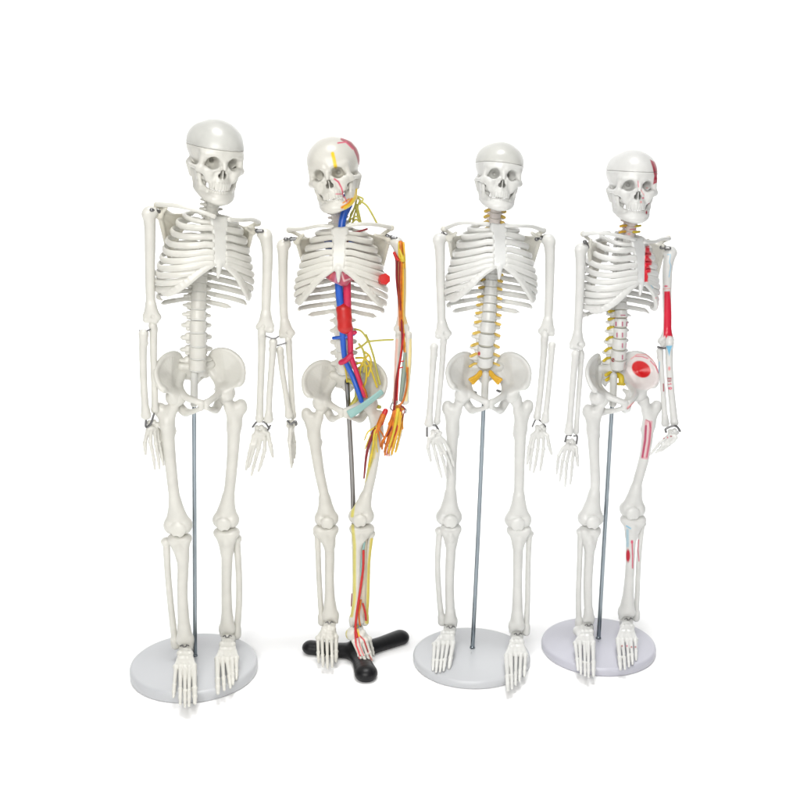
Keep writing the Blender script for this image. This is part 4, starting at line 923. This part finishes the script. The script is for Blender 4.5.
s4.fibula('R', [(580.5, 532), (579.5, 562), (578.5, 596), (579, 625)], (-11, -5), 2.6)
s4.tibia('L', (621, 645.5, 516), [(631, 540), (629.5, 574)], (618, 636, 616), (6, 8))
s4.fibula('L', [(642, 524), (639, 555), (637.5, 588), (636, 618)], (11, 13), 2.4)
zt4 = .0145
s4.footb('R', (587.5, 627), -9, None, [(575.5, 643.5), (580, 643), (584.5, 643), (588.5, 643), (593, 642.5)], [(578, 670), (581, 673.5), (585, 675.5), (588.5, 677), (593.5, 675.5)], 4, zt4, heel=(578, 631, 4.5))
s4.footb('L', (627, 621), 7, None, [(618, 640), (622.5, 640), (627, 640), (631, 640), (635.5, 640)], [(620.5, 669), (625, 669), (629, 666.5), (632.5, 664), (636, 660)], 0, zt4)
for u0, v0 in ((626, 225.5), (625, 231.5)):
    s4.tube('spinal_nerve', [(u0, v0, 0), (u0-3, v0+.3, -4), (u0-5.5, v0+1, -6)], 1.35, 'amber', taper=.8); s4.tube('spinal_nerve', [(u0+8.5, v0+.5, 0), (u0+11.5, v0+.6, 0), (u0+14.5, v0+.2, 2)], 1.35, 'yellow', taper=.8)
for i, (u0, v0) in enumerate(((606, 375), (606.5, 380))): s4.tube('sacral_nerve', [(611, v0-3, 4), (u0, v0, 0)], 1.8, 'yellow')
s4.tube('sacral_nerve', [(618, 375, 4), (621, 377, 0), (621.5, 382, -2)], 2.9, 'yellow'); s4.tube('sacral_nerve', [(618, 384, 2), (624, 384.3, 0)], 1.5, 'yellow')
s4.wires([[(654.5, 337, 0), (655, 338)]], 8) if False else None
stand(s4, [(613.3, 384, 0), (606.5, 500, 0), (598.4, 640.5, 0)], [(613.6, 376, 0), (612.8, 404, 0)], (598.5, 641.5, 56.5, .0145),
      'round pale lilac stand under the painted skeleton, far right', 'lilac', 'rod')

# ================================================================== backdrop and light
P = [(-3, 0)]; 
prof = [(-2.0, 0.), (0, 0), (1.5, 0.), (2.6, 0.)]+[(2.6+.8*math.sin(a), .8-.8*math.cos(a)) for a in np.linspace(.1, math.pi/2, 14)]+[(3.4, 2.0), (3.4, 3.6)]
xs = np.linspace(-4.5, 4.5, 3); n = len(prof)
V = np.array([(x_, y, z) for x_ in xs for y, z in prof]); Q = np.array([[i*n+j, i*n+n+j, i*n+n+j+1, i*n+j+1] for i in range(2) for j in range(n-1)])
o = obj('backdrop', mesh_np('backdrop', V, Q, M['backdrop'])); o['kind'] = 'structure'

W = bpy.data.worlds.new('World'); bpy.context.scene.world = W; W.use_nodes = True
W.node_tree.nodes['Background'].inputs['Color'].default_value = (.96, .98, 1, 1); W.node_tree.nodes['Background'].inputs['Strength'].default_value = .15
def area(name, loc, target, sx, sy, power, col=(1, 1, 1), spread=180):
    l = bpy.data.lights.new(name, 'AREA'); l.shape = 'RECTANGLE'; l.size = sx; l.size_y = sy; l.energy = power; l.color = col; l.spread = rad(spread)
    o = bpy.data.objects.new(name, l); C.objects.link(o); o.location = loc
    d = A(*target)-A(*loc); z = -d/np.linalg.norm(d)
    x = np.cross(A(0, 0, 1), z); x /= np.linalg.norm(x); y = np.cross(z, x)
    import mathutils
    o.rotation_euler = mathutils.Matrix(np.stack([x, y, z], 1).tolist()).to_euler(); return o
area('key_softbox', (-.35, -.55, 1.40), (0, 1.7, .40), 1.5, 1.1, 47, (1, .985, .96))
area('added_floor_fill', (0, 1.0, 7.0), (0, 1.6, 0), 2.6, 1.4, 63, (1, 1, 1), 80)  # added light high overhead, lifts the floor and its shadows to white
area('added_backdrop_fill', (0, 2.3, 2.6), (0, 3.3, .9), 5, .4, 27, (1, 1, 1), 90)  # added light out of view, brightens the back wall to white
sc = bpy.context.scene
sc.view_settings.view_transform = 'Standard'; sc.view_settings.look = 'None'; sc.view_settings.exposure = 0; sc.view_settings.gamma = 1
sc.cycles.max_bounces = 6
